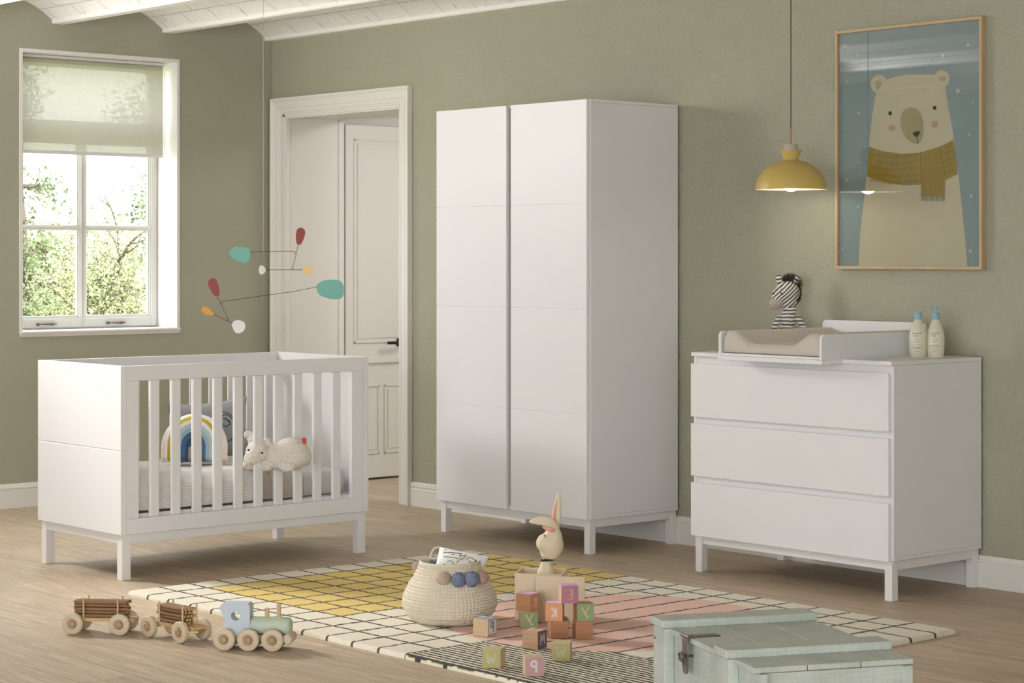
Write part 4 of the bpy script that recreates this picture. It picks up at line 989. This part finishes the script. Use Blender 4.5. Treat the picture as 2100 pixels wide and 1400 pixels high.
for (px, py, dy, r, col) in ((911, 1187, -.120, .0235, '#c9b39f'), (940, 1189, -.128, .0245, '#8790a8'), (966, 1187, -.122, .0245, '#8b96b3'), (989, 1184, -.100, .0205, '#c0a296'),
                             (854, 1163, .03, .019, '#c4aea0'), (879, 1154, .075, .0135, '#8b96b3'), (898, 1154, .085, .0135, '#8b96b3')):
    pompom(px, py, dy, r, col)
# cushion standing in the basket
cp = at_d(938, 1170, BD+.02)
cc = thing('doodle_cushion', 'white cushion with black line drawings tucked in the rope basket', 'cushion', (cp.x, cp.y, cp.z), YAW)
b_ = B(); pos = cushion(b_, .185, .185, .085, 40, .09)
wcm = mat('white_cotton', '#eeeeec', .9, bump=.25, bscale=200)
Mc = Matrix.Translation((-.000, .0, -.012)) @ Matrix.Rotation(-.10, 4, 'Z') @ Matrix.Rotation(-.62, 4, 'X') @ Matrix.Rotation(.20, 4, 'Y')
co_ = b_.obj('cushion_body', wcm, cc, smooth=True, weld=True); co_.matrix_local = Mc
dp = B()
for st_ in ([(-.7, .62), (-.3, .68), (.05, .72)], [(-.62, .42), (-.25, .44), (.1, .42)], [(-.05, .75), (.02, .40), (-.12, .15)], [(.2, .75), (.12, .4)], [(-.05, .6), (.2, .62)], [(-.04, .5), (.17, .52)],
            [(.35, .62), (.72, .50), (.66, .38), (.30, .48), (.35, .62)], [(.62, .53), (.58, .40)], [(.66, .51), (.62, .39)], [(-.42, .2), (-.3, .28), (-.18, .2), (-.12, .1)],
            [(-.62, .0), (-.5, .1), (-.45, .0), (-.36, -.12)], [(-.55, -.15), (-.1, -.10), (-.18, -.5), (-.50, -.52), (-.55, -.15)], [(-.5, -.25), (-.15, -.2)], [(-.5, -.36), (-.17, -.32)],
            [(-.8, -.2), (-.6, -.18)], [(-.75, -.3), (-.8, -.6)], [(-.62, -.28), (-.65, -.6)], [(.05, -.1), (.42, -.25), (.36, -.45), (0, -.3), (.05, -.1)], [(.05, -.15), (.38, -.42)], [(.4, -.26), (.02, -.3)],
            [(.38, .28), (.62, .14), (.55, .02)], [(.15, .22), (.4, .08)], [(-.75, .75), (-.6, .8)], [(-.35, .55), (-.25, .6)], [(-.1, -.55), (.3, -.62)]):
    cushion_stroke(dp, pos, st_, .0010)
do_ = dp.obj('line_drawing', ink, cc); do_.matrix_local = Mc

# ------------------------------------------------------------------ toy box with rabbit
ply = mat('birch_ply', '#dcc9ac', .55, var=.04, vscale=20)
bx0 = on_z(1055.5, 1272, RZ); XD = (bx0.dot(FW))
A1 = YAW+math.radians(-9)
tb = thing('toy_box', 'open pale wooden toy box with its loose panel in front, behind the letter blocks', 'box', (bx0.x, bx0.y, RZ+.0015), A1)
bw, bd_, bh, bt = .168, .150, .165, .006
B().box(0, bw, 0, bt, 0, bh, .0015).obj('front_panel', ply, tb); B().box(0, bw, bd_-bt, bd_, 0, bh, .0015).obj('back_panel', ply, tb)
B().box(0, bt, bt, bd_-bt, 0, bh, .001).obj('side_panel', ply, tb); B().box(bw-bt, bw, bt, bd_-bt, 0, bh, .001).obj('side_panel', ply, tb); B().box(bt, bw-bt, bt, bd_-bt, 0, bt).obj('bottom_panel', ply, tb)
P = []
pw, ph = .176, .164; r = .008
for (cx, cz, a0) in ((r, ph-r, PI), (pw-r, ph-r, PI/2)):
    for i in range(6): a = a0-PI/2*i/5; P.append((cx+r*math.cos(a), cz+r*math.sin(a)))
P += [(pw, 0), (pw*.72, 0), (pw*.70, .012), (pw*.66, .022), (pw*.6, .028), (pw*.54, .022), (pw*.5, .012), (pw*.48, 0), (0, 0)]
lid = B(); lid.prism([(u, v) for u, v in P], lambda u, v, d: Vector((u, d, v)), 0, .006); lo = lid.obj('lid_panel', ply, tb)
lo.matrix_local = Matrix.Translation((.079, -.034, 0)) @ Matrix.Rotation(-.07, 4, 'Z')
hg = B(); hg.box(-.0035, .0, -.001, .007, .004, ph-.004, .001); hgo = hg.obj('metal_hinge', mat('steel_strip', '#a9b0b8', .3, metal=.9), lo)
BDp = XD+.075
rb0 = at_d(1124, 1270, BDp)
rb = thing('rabbit_toy', 'cream felt rabbit with a black bead necklace standing in the toy box', 'soft toy', (rb0.x, rb0.y, RZ+.0080), YAW)
def KP(px, py, dy=0): return ((px-1124)*BDp/F, dy, EYE-(py-Y0)*(BDp+dy)/F-(RZ+.0080))
felt = mat('cream_felt', '#ddcfb2', .92, bump=.25, bscale=300, sheen=.2)
pinkf = mat('pink_felt', '#e3aea0', .9)
B().lathe([(.048, 0), (.050, .03), (.047, .08), (.040, .12), (.030, .155), (.018, .185), (.014, .200), (0, .204)], c=(-.008, 0, 0), n=28, sy=.8).obj('body', felt, rb, smooth=True)
q = B(); q.tube([KP(1127, 1152, -.018), KP(1124, 1165, -.036), KP(1120, 1180, -.046)], [.001, .0016, .0016], 6); q.obj('body_seam', mat('pale_seam', '#f2ead8', .9), rb)
blob('head', [(KP(1130, 1117), (.046, .043, .050)), (KP(1134, 1102), (.034, .034, .040)), (KP(1118, 1113, -.010), (.033, .032, .034)), (KP(1128, 1132), (.036, .034, .030))], felt, rb, .003, 8)
def ear_shape(ps, w_, m_, nm, dy=0):
    b_ = B(); P = stroke_pts([KP(px, py, d) for px, py, d in ps], 6); n = len(P)
    rings = []
    for i, p in enumerate(P):
        t = i/(n-1); ww = w_*max(0.0, math.sin(PI*(.16+.84*t)))**.75; ww = max(ww, .0012); tg = (P[min(i+1, n-1)]-P[max(i-1, 0)]).normalized(); sd = tg.cross(Vector((0, 1, 0))).normalized()
        rings.append([b_.bm.verts.new(p+sd*ww*math.cos(a)+Vector((0, 1, 0))*.006*math.sin(a)*min(1, ww/.006)) for a in [2*PI*k/14 for k in range(14)]])
    for a, c_ in zip(rings, rings[1:]):
        for k in range(14): b_.bm.faces.new((a[k], a[(k+1) % 14], c_[(k+1) % 14], c_[k]))
    b_.bm.faces.new(rings[0]); b_.bm.faces.new(rings[-1]); return b_.obj(nm, m_, rb, smooth=True)
ear_shape([(1139, 1092, 0), (1142, 1070, 0), (1143, 1045, 0), (1145, 1022, 0), (1146, 1009, 0)], .0135, felt, 'ear')
ear_shape([(1138, 1080, -.006), (1135, 1062, -.008), (1137, 1042, -.007), (1142, 1024, -.004)], .0065, pinkf, 'ear_lining')
ear_shape([(1143, 1090, -.012), (1131, 1074, -.030), (1115, 1068, -.034), (1098, 1068, -.034), (1085, 1070, -.034)], .0170, felt, 'ear')
ear_shape([(1137, 1087, -.024), (1129, 1086, -.032), (1120, 1083, -.034), (1112, 1080, -.033)], .0085, pinkf, 'ear_lining')
B().ell(KP(1117, 1098.5, -.034), (.0042, .002, .0022), Matrix.Rotation(-.7, 3, 'Y')).obj('eye', blk, rb, smooth=True)
B().ell(KP(1102.5, 1102, -.014), (.0022, .003, .0026)).obj('nose', blk, rb, smooth=True)
q = B(); q.tube([KP(1103, 1112, -.022), KP(1109, 1108, -.034), KP(1118, 1100, -.040), KP(1125, 1094, -.040)], .0012, 6); q.obj('cheek_seam', mat('pale_seam', '#f2ead8', .9), rb)
nk = B()
for i in range(18):
    a = 2*PI*i/18; nk.ell((KP(1123.5, 1147)[0]+.0215*math.cos(a), .0190*math.sin(a), KP(1123, 1147)[2]+.003*math.cos(a*1.0+.6)), (.0052, .0052, .0052), None, 10, 8)
nk.obj('bead_necklace', blk, rb, smooth=True)

# ------------------------------------------------------------------ letter blocks
BS = .0592
beech = mat('beech_wood', '#bd9a76', .55, var=.12, vscale=10, stretch=(1, 1, 9)); 
beech2 = mat('pale_beech_wood', '#cdb391', .55, var=.08, vscale=10, stretch=(1, 1, 9))
beech3 = mat('red_beech_wood', '#b07f5b', .55, var=.12, vscale=10, stretch=(1, 1, 9))
GLYPH = {   # strokes as they read on the blocks (u to the right, v up), letters reversed as in the photo
 'P': [[(.62, .1), (.62, .9)], [(.62, .9), (.38, .88), (.25, .7), (.38, .52), (.62, .5)]],
 'K': [[(.68, .12), (.66, .88)], [(.62, .5), (.30, .88)], [(.62, .5), (.34, .12)]],
 'Y': [[(.20, .90), (.45, .46), (.68, .08)], [(.76, .92), (.47, .44)]],
 'E': [[(.30, .86), (.62, .86), (.68, .5), (.62, .14), (.30, .14)], [(.38, .5), (.66, .5)]],
 'M': [[(.22, .1), (.30, .88), (.5, .40), (.70, .88), (.80, .12)]],
 'W': [[(.22, .88), (.34, .12), (.5, .62), (.66, .14), (.80, .88)]],
}
def ribbon(b_, pts, w_, fn, n=5):
    P = stroke_pts([(x, y, 0) for x, y in pts], n)
    L = []
    for i, p in enumerate(P):
        t = (P[min(i+1, len(P)-1)]-P[max(i-1, 0)]).normalized(); s = Vector((-t.y, t.x, 0))*w_/2; L.append((p+s, p-s))
    for (a, b1), (c_, d_) in zip(L, L[1:]): b_.poly([fn(a.x, a.y), fn(b1.x, b1.y), fn(d_.x, d_.y), fn(c_.x, c_.y)])
def face_fn(face, off):
    h = BS/2
    def f(u, v):
        a, c_ = (u-.5)*BS, (v-.5)*BS+h
        if face == 'front': return Vector((a, -h-off, c_))
        if face == 'right': return Vector((h+off, a, c_))
        if face == 'left': return Vector((-h-off, -a, c_))
        return Vector((a, (v-.5)*BS, BS+off))
    return f
def block(base, ang, z, label, wood, faces):
    t = thing('letter_block', label, 'toy block', (base[0], base[1], z), ang, 'wooden letter blocks on the rug')
    h = BS/2
    B().box(-h, h, -h, h, 0, BS, .0014, seg=2).obj('block_body', wood, t)
    for face, bgc, ch_, lc, style in faces:
        if bgc:
            f = face_fn(face, .0003); e = .014
            B().poly([f(e, e), f(1-e, e), f(1-e, 1-e), f(e, 1-e)]).obj('painted_face', mat('paint_'+bgc.strip('#'), bgc, .6), t, norm=False)
        if ch_:
            f = face_fn(face, .0007); gb = B(); sc_ = .72
            def ff(u, v, f=f, sc_=sc_): return f(.5+(u-.5)*sc_, .5+(v-.5)*sc_)
            for st_ in GLYPH[ch_]:
                if style == 'double':
                    for dx in (-.07, -.02, .04): ribbon(gb, [(x+dx, y) for x, y in st_], .022, ff, 4)
                elif style == 'hatch':
                    P_ = stroke_pts([(x, y, 0) for x, y in st_], 9)
                    for k, p_ in enumerate(P_): ribbon(gb, [(p_.x-.08, p_.y-.03), (p_.x+.08, p_.y+.03)], .03, ff, 1)
                else: ribbon(gb, st_, .15 if style != 'thin' else .09, ff, 5)
            gb.obj('letter', mat('letter_'+lc.strip('#'), lc, .6), t, norm=False)
            if style == 'framed':
                gb = B(); 
                for (p_, q_) in (((.08, .08), (.92, .08)), ((.92, .08), (.92, .92)), ((.92, .92), (.08, .92)), ((.08, .92), (.08, .08))): ribbon(gb, [p_, q_], .05, f, 1)
                gb.obj('border_line', mat('letter_'+lc.strip('#'), lc, .6), t, norm=False)
    return t
def c4(x, y): return (940+x/6.363, 1180+y/6.363)
def blk_at(corner, angdeg, size=BS, which='near', z=RZ+.0005):
    """centre from the nearest lower corner; local x runs along angdeg; corner is front-left ('fl') or front-right ('fr')"""
    p = on_z(*c4(*corner), z); a = math.radians(angdeg); ux = Vector((math.cos(a), math.sin(a), 0)); uy = Vector((-math.sin(a), math.cos(a), 0))
    c = p + (ux if which == 'fl' else -ux)*size/2 + uy*size/2
    return (c.x, c.y), a
pk = '#c48aa8'; org = '#d79a70'; grn = '#90a477'; ol = '#aca56e'
def add(corner, ang, which, label, wood, faces, z=RZ+.0015):
    c, a = blk_at(corner, ang, which=which, z=z); return block(c, a, z, label, wood, faces)
add((870, 1318), 56, 'fl', 'pink letter block with a reversed P, nearest to the front of the rug', beech2, [('front', '#b88f90', 'P', '#cfd0c4', ''), ('top', None, 'E', '#e2cfae', 'thin')])
add((550, 1212), 34, 'fr', 'olive letter block with hatched W at the left front of the group', beech2, [('front', ol, 'W', '#cdc6b6', 'double')])
add((1460, 1122), 42, 'fr', 'olive letter block with hatched W at the right front of the group', beech2, [('front', ol, 'W', '#cdc6b6', 'double')])
add((1035, 968), 17, 'fr', 'letter block with red framed top and white M on purple side', beech, [('right', '#73647a', 'M', '#e8e2d6', 'thin'), ('top', '#e9dfcf', 'E', '#d9513f', 'framed')])
add((385, 802), 18, 'fr', 'letter block with blue framed reversed P beside the rope basket', beech2, [('right', '#e5e0d0', 'P', '#7a89ad', 'framed'), ('top', '#c9cdd3', 'E', '#7a89ad', 'framed')])
yl = add((820, 690), 58, 'fl', 'green letter block with hatched Y under the left orange block', beech2, [('front', grn, 'Y', '#e0cdb0', 'hatch')])
zz = RZ+.0015+BS+.0004
yc = yl.location
block((yc.x+.004, yc.y-.006), math.radians(18), zz, 'orange letter block with reversed K and pink top on the left stack', beech3, [('right', org, 'K', '#dcd2c0', ''), ('top', '#dcb6d6', None, None, '')])
bm1 = add((1205, 825), 57.5, 'fl', 'plain wooden block under the middle orange K block', beech3, [])
br1 = add((1530, 832), 58, 'fl', 'plain wooden block under the right green Y block', beech3, [])
p1 = bm1.location; p2 = br1.location
kb = block((p1.x-.002, p1.y-.012), math.radians(42), zz, 'orange letter block with reversed K in the middle of the group', beech3, [('front', org, 'K', '#dcd2c0', ''), ('top', '#dcb6d6', None, None, '')])
yb = block((p2.x+.002, p2.y+.002), math.radians(60), zz, 'green letter block with hatched Y on the right stack', beech3, [('front', grn, 'Y', '#e0cdb0', 'hatch')])
mid = (Vector(kb.location)+Vector(yb.location))/2
block((mid.x-.003, mid.y+.0), math.radians(56), zz+BS+.0004, 'pink letter block with reversed E bridging the two right stacks on top', beech2, [('front', '#b1748f', 'E', '#d2b878', 'hatch'), ('top', '#d3a6cf', None, None, '')])

# ------------------------------------------------------------------ wooden train
wheelw = mat('wheel_wood', '#c9b99f', .55, var=.07, vscale=14, stretch=(1, 9, 9)); hubw = mat('hub_wood', '#a38663', .5, var=.1, vscale=20); deckw = mat('deck_wood', '#c4a272', .5, var=.1, vscale=8, stretch=(1, 6, 6)); pegw = mat('peg_wood', '#c9ad86', .55, var=.08, vscale=20)
RWH = .0372
def wheel(parent, x, side, yoff):
    # wheel in the xz plane, axle along y; side -1 = near the camera
    t = .021; y0 = side*yoff
    M = Matrix.Translation((x, y0, RWH)) @ Matrix.Rotation(PI/2*(-side), 4, 'X')
    w_ = B(); w_.lathe([(.0, -t/2), (RWH-.004, -t/2), (RWH-.001, -t/2+.002), (RWH, -t/2+.005), (RWH, t/2-.005), (RWH-.001, t/2-.002), (RWH-.004, t/2), (.0200, t/2), (.0185, t/2-.0025), (.0135, t/2-.0035), (0, t/2-.0035)], n=40, M=M)
    wo = w_.obj('wheel', wheelw, parent, smooth='auto')
    h_ = B(); h_.lathe([(.0165, t/2-.0040), (.0165, t/2-.0022), (.013, t/2-.0022), (.0125, t/2+.003), (.0105, t/2+.005), (0, t/2+.0055)], n=28, M=M); h_.obj('hub', hubw, wo, smooth='auto')
def wagon(near_rear, near_front, label, cat='toy wagon'):
    a = Vector(near_rear); c = Vector(near_front); d = (c-a).normalized(); ang = math.atan2(d.y, d.x); n = Vector((-d.y, d.x))
    halfw = .048
    o = (a+c)/2 + n*halfw
    wb = (c-a).length
    t = thing('toy_wagon', label, cat, (o.x, o.y, 0), ang, 'log wagons of the wooden train')
    for x in (-wb/2, wb/2):
        for s in (-1, 1): wheel(t, x, s, halfw)
        B().tube([(x, -.04, RWH), (x, .04, RWH)], .005, 10).obj('axle', hubw, t)
    zd = RWH+.012
    dk = B(); dk.prism([(-wb/2-.03, zd-.008), (-wb/2+.02, zd-.008), (-wb/2+.03, zd-.006), (wb/2-.03, zd-.006), (wb/2-.02, zd-.010), (wb/2+.030, zd-.012), (wb/2+.045, zd-.004), (wb/2+.045, zd+.006), (-wb/2-.035, zd+.006)], lambda u, v, dd: Vector((u, dd, v)), -.030, .030); dk.obj('deck', deckw, t)
    for x in (-wb/2+.032, wb/2-.012):
        for s in (-1, 1): B().tube([(x, s*.0295, zd+.004), (x, s*.0295, zd+.075)], .0033, 10).obj('stake', pegw, t, smooth='auto')
    return t, o, ang, wb, zd
barkm = mat('log_bark', '#8a6a4c', .8, bump=.8, bscale=120, var=.2, vscale=25, stretch=(.15, 1, 1)); cutw = mat('log_cut', '#c09c70', .7)
lognum = [0]
def logs(t, o, ang, wb, zd, length, shift, where, seed):
    rnd = random.Random(seed); R0 = .0058; z = zd+.006+R0+.0002; d = Vector((math.cos(ang), math.sin(ang), 0)); n = Vector((-d.y, d.x, 0))
    rows = [4, 3, 4, 3, 4]; vnames = ['bottom', 'second', 'middle', 'fourth', 'top']
    proto = None
    for r_, cnt in enumerate(rows):
        for k in range(cnt):
            yy = (k-(cnt-1)/2)*(R0*2+.0012)
            base = Vector((o.x, o.y, 0))+d*(shift+rnd.uniform(-.006, .006))+n*yy; base.z = z
            if proto is None:
                b_ = B(); L_ = length
                P = [Vector((x*L_, mnoise.noise(Vector((x*5, 1, seed)))*.0003, 0)) for x in [i/10-.5 for i in range(11)]]
                b_.tube(P, [R0*(.97+.03*math.sin(i*2.1)) for i in range(11)], 12)
                g_ = b_.obj('log', barkm, smooth='auto'); e_ = B(); e_.lathe([(0, -.0003), (R0*.86, -.0003), (R0*.86, .0004), (0, .0004)], n=14, M=Matrix.Translation((length/2, 0, 0)) @ Matrix.Rotation(PI/2, 4, 'Y')); g2_ = e_.obj('cut_end', cutw, g_)
                proto = (g_, g2_); lo_ = g_
            else:
                lo_ = proto[0].copy(); C.objects.link(lo_); c2_ = proto[1].copy(); C.objects.link(c2_); c2_.parent = lo_
            lo_.location = base; lo_.rotation_euler = (0, 0, ang)
            tag(lo_, 'thin bark-covered log in the pile on the %s' % where, 'log', 'logs on the %s' % where)
        z += R0*1.80+.0012
w1 = on_z(149.5, 1300.5, 0); w1b = on_z(245, 1302.5, 0)
w1 = (w1.x, w1.y); w1b = (w1b.x, w1b.y)
res = wagon(w1, w1b, 'rear wooden toy wagon loaded with logs, farthest from the engine')
logs(*res, .185, .006, 'rear wagon', 1)
a2 = on_z(306, 1306, 0); b2 = on_z(370, 1319, 0)
res2 = wagon((a2.x, a2.y), (b2.x, b2.y), 'wooden toy wagon loaded with logs coupled behind the engine')
pt = B(); pt.tube([(res2[3]/2+.028, -.052, RWH+.004), (res2[3]/2+.060, -.020, RWH+.004)], .0042, 10); pt.obj('coupling_peg', pegw, res2[0], smooth='auto')
logs(*res2, .150, .0, 'wagon behind the engine', 2)
l1 = on_z(460, 1333.5, 0); l3 = on_z(559, 1335.5, 0); l1 = Vector((l1.x, l1.y)); l3 = Vector((l3.x, l3.y)); d = (l3-l1).normalized(); n = Vector((-d.y, d.x)); ang = math.atan2(d.y, d.x)
o = (l1+l3)/2+n*.044; wb = (l3-l1).length
en = thing('toy_engine', 'wooden toy train engine with pale blue cab and mint boiler on the floor', 'toy train', (o.x, o.y, 0), ang)
for x in (-wb/2, 0, wb/2):
    for s in (-1, 1): wheel(en, x, s, .044)
    B().tube([(x, -.036, RWH), (x, .036, RWH)], .005, 10).obj('axle', hubw, en)
B().box(-wb/2-.03, wb/2+.045, -.028, .028, RWH-.008, RWH+.012, .004, seg=2).obj('chassis', pegw, en)
q = B(); q.lathe([(0, -.040), (.014, -.040), (.017, -.036), (.017, .036), (.014, .040), (0, .040)], n=24, M=Matrix.Translation((wb/2+.048, 0, RWH+.002)) @ Matrix.Rotation(PI/2, 4, 'X')); q.obj('bumper', wheelw, en, smooth='auto')
s0_ = -wb/2-.018
cab = [(0, .045), (.010, .062), (.016, .085), (.012, .108), (.001, .125), (-.003, .138), (.002, .150), (.010, .154), (.092, .154), (.098, .150), (.100, .145), (.100, .045)]
bc = B()
hc, hr, nh = (.052, .112), .0155, 32
# cab with a round window: outline joined to the hole by faces on both sides
for s in (-.0265, .0265):
    inner_ = [(hc[0]+hr*math.cos(2*PI*i/nh), hc[1]+hr*math.sin(2*PI*i/nh)) for i in range(nh)]
    outer_ = []
    for i in range(nh):
        a = 2*PI*i/nh; dx, dz = math.cos(a), math.sin(a); best = None
        for (p, q_) in zip(cab, cab[1:]+cab[:1]):
            ex, ez = q_[0]-p[0], q_[1]-p[1]; den = dx*ez-dz*ex
            if abs(den) < 1e-9: continue
            t = ((p[0]-hc[0])*ez-(p[1]-hc[1])*ex)/den; uu = ((p[0]-hc[0])*dz-(p[1]-hc[1])*dx)/den
            if t > 0 and -1e-6 <= uu <= 1+1e-6 and (best is None or t < best): best = t
        outer_.append((hc[0]+dx*best, hc[1]+dz*best))
    vi = [bc.bm.verts.new((s0_+p[0], s, p[1])) for p in inner_]; vo_ = [bc.bm.verts.new((s0_+p[0], s, p[1])) for p in outer_]
    for i in range(nh): bc.bm.faces.new((vi[i], vi[(i+1) % nh], vo_[(i+1) % nh], vo_[i]))
    if s < 0: A_i, A_o = vi, vo_
    else:
        for i in range(nh):
            j = (i+1) % nh; bc.bm.faces.new((A_i[i], A_i[j], vi[j], vi[i])); bc.bm.faces.new((A_o[i], A_o[j], vo_[j], vo_[i]))
bc.obj('cab', mat('cab_blue_paint', '#bcc9d3', .5), en, smooth='auto')
Mx = Matrix.Translation((s0_+.101, 0, .078)) @ Matrix.Rotation(PI/2, 4, 'Y')
B().lathe([(0, 0), (.028, 0), (.0295, .002), (.0295, .122), (.0285, .126), (.020, .134), (0, .136)], n=36, M=Mx).obj('boiler', mat('boiler_mint_paint', '#b9c6b3', .5), en, smooth='auto')
for (x, h_) in ((s0_+.152, .136), (s0_+.192, .149)): B().tube([(x, 0, .104), (x, 0, h_)], .0072, 14).obj('funnel', pegw, en, smooth='auto')
# cord between the wagons
e1 = res[0].location+Vector((math.cos(res[2]), math.sin(res[2]), 0))*(res[3]/2+.044); e1.z = RWH+.012
e2 = res2[0].location-Vector((math.cos(res2[2]), math.sin(res2[2]), 0))*(res2[3]/2+.034); e2.z = RWH+.012
tag(B().tube([e1, e1.lerp(e2, .5)-Vector((0, 0, .002)), e2], .0008, 6).obj('coupling_cord', mat('thin_cord', '#a58f72', .8)), 'thin cord coupling the two log wagons', 'cord')

# ------------------------------------------------------------------ green wooden chest in the foreground
gp = bpy.data.materials.new('green_painted_wood'); gp.use_nodes = True; nt = gp.node_tree; b = nt.nodes['Principled BSDF']; b.inputs['Roughness'].default_value = .62
tc = nd(nt, 'ShaderNodeTexCoord'); mp = nd(nt, 'ShaderNodeMapping'); mp.inputs['Scale'].default_value = (3, 3, 60); nt.links.new(tc.outputs['Object'], mp.inputs[0])
n1 = nd(nt, 'ShaderNodeTexNoise'); n1.inputs['Scale'].default_value = 3; n1.inputs['Detail'].default_value = 5; nt.links.new(mp.outputs[0], n1.inputs['Vector'])
mpb = nd(nt, 'ShaderNodeMapping'); mpb.inputs['Scale'].default_value = (6, 60, 6); nt.links.new(tc.outputs['Object'], mpb.inputs[0])
n3 = nd(nt, 'ShaderNodeTexNoise'); n3.inputs['Scale'].default_value = 2; n3.inputs['Detail'].default_value = 5; nt.links.new(mpb.outputs[0], n3.inputs['Vector'])
n2 = nd(nt, 'ShaderNodeTexNoise'); n2.inputs['Scale'].default_value = 14; nt.links.new(tc.outputs['Object'], n2.inputs['Vector'])
aa = nd(nt, 'ShaderNodeMath', operation='ADD'); nt.links.new(n1.outputs['Fac'], aa.inputs[0]); nt.links.new(n3.outputs['Fac'], aa.inputs[1])
ab = nd(nt, 'ShaderNodeMath', operation='ADD'); nt.links.new(aa.outputs[0], ab.inputs[0]); nt.links.new(n2.outputs['Fac'], ab.inputs[1])
cr = nd(nt, 'ShaderNodeValToRGB'); cr.color_ramp.elements[0].position = .40; cr.color_ramp.elements[1].position = .62; cr.color_ramp.elements[0].color = (*s2l('#a7afa6'), 1); cr.color_ramp.elements[1].color = (*s2l('#b9c1b8'), 1)
dv3 = nd(nt, 'ShaderNodeMath', operation='DIVIDE'); dv3.inputs[1].default_value = 3; nt.links.new(ab.outputs[0], dv3.inputs[0]); nt.links.new(dv3.outputs[0], cr.inputs[0]); nt.links.new(cr.outputs[0], b.inputs['Base Color'])
bp = nd(nt, 'ShaderNodeBump'); bp.inputs['Strength'].default_value = .5; bp.inputs['Distance'].default_value = .0015; nt.links.new(ab.outputs[0], bp.inputs['Height']); nt.links.new(bp.outputs[0], b.inputs['Normal'])
TZ = .36; LT = .013; BT = .020
E0 = on_z(1545.7, 1369.8, TZ); UA = math.radians(-24.5)      # near corner of the lid; u runs along the hasp side
tr_ = thing('wooden_trunk', 'sage green wooden trunk with battened lid in the foreground', 'trunk', (E0.x, E0.y, 0), UA)
# local x from -L..0 along the hasp side (near corner at 0), local y 0..D to the right and away
q0 = on_z(1298.3, 1263.5, TZ+BT); v_ = Vector((q0.x-E0.x, q0.y-E0.y)); ux = Vector((math.cos(UA), math.sin(UA))); uy = Vector((-ux.y, ux.x))
L_ = -(v_.dot(ux)); 
q1 = on_z(1874, 1350, TZ); DD = Vector((q1.x-E0.x, q1.y-E0.y)).dot(uy)
def tl(px, py, z):
    p = on_z(px, py, z); w2 = Vector((p.x-E0.x, p.y-E0.y)); return w2.dot(ux), w2.dot(uy)
bat1 = (-L_, tl(1339, 1274, TZ+BT)[0]); bat2 = (tl(1454, 1322.5, TZ+BT)[0], tl(1481, 1334.5, TZ+BT)[0])
NPL = 3; gap = .0025
for k in range(NPL):
    B().box(-L_, 0, DD*k/NPL+(gap/2 if k else 0), DD*(k+1)/NPL-(gap/2 if k < NPL-1 else 0), TZ-LT, TZ, .0015).obj('lid_plank', gp, tr_)
for (a, c_) in (bat1, bat2): B().box(a, c_, -.020, DD+.004, TZ, TZ+BT, .002).obj('lid_batten', gp, tr_)
yb_ = .014
B().box(-L_+.01, -.006, yb_, yb_+.016, .004, TZ-LT-.002, .001).obj('front_board', gp, tr_)
B().box(-L_+.01, -.006, DD-.02, DD-.004, .004, TZ-LT-.002, .001).obj('back_board', gp, tr_)
B().box(-.022, -.006, yb_+.0165, DD-.0205, .004, TZ-LT-.002, .001).obj('end_board', gp, tr_); B().box(-L_+.01, -L_+.026, yb_+.0165, DD-.0205, .004, TZ-LT-.002, .001).obj('end_board', gp, tr_)
B().box(-L_+.027, -.023, yb_+.017, DD-.021, .004, .016).obj('bottom_board', gp, tr_)
for (a, c_) in (bat1, bat2): B().box(a+.001, c_-.003, -.012, yb_-.0005, .0, TZ-.0012-LT*.0, .0015).obj('front_batten', gp, tr_)
B().box(-.0055, .004, yb_+.002, yb_+.02, .0, TZ-LT-.003, .001).obj('corner_batten', gp, tr_); B().box(-.0055, .004, DD-.028, DD-.004, .0, TZ-LT-.003, .001).obj('corner_batten', gp, tr_)
sc_ = B(); sc_.lathe([(0, 0), (.004, 0), (.004, .0015), (0, .0015)], n=14, M=Matrix.Translation((-L_+.012, -.012, TZ-.035)) @ Matrix.Rotation(PI/2, 4, 'X')); sc_.obj('screw', iron, tr_)
hx, hy = tl(1400, 1307, TZ)
iron2 = mat('grey_iron', '#77736e', .35, metal=.85, bump=.2, bscale=80)
hp = B(); hx -= .004
hp.box(hx-.016, hx+.016, -.004, .082, TZ+.0003, TZ+.0028, .0008)
hp.tube([(hx-.026, -.006, TZ+.003), (hx+.026, -.006, TZ+.003)], .005, 12)
hp.box(hx-.019, hx+.019, -.0075, -.0045, TZ-.072, TZ+.001, .0008); hp.lathe([(0, 0), (.019, 0), (.019, .003), (0, .003)], n=28, M=Matrix.Translation((hx, -.0045, TZ-.072)) @ Matrix.Rotation(PI/2, 4, 'X'))
hp.obj('hasp', iron2, tr_, smooth='auto')
st3 = B(); st3.tube([(hx, yb_-.001, TZ-.047), (hx, -.014, TZ-.047)], .0035, 10); st3.tube([(hx+.012*math.cos(a*PI/8), -.018, TZ-.047+.010*math.sin(a*PI/8)) for a in range(17)], .0034, 8); st3.obj('staple', iron2, tr_, smooth='auto')
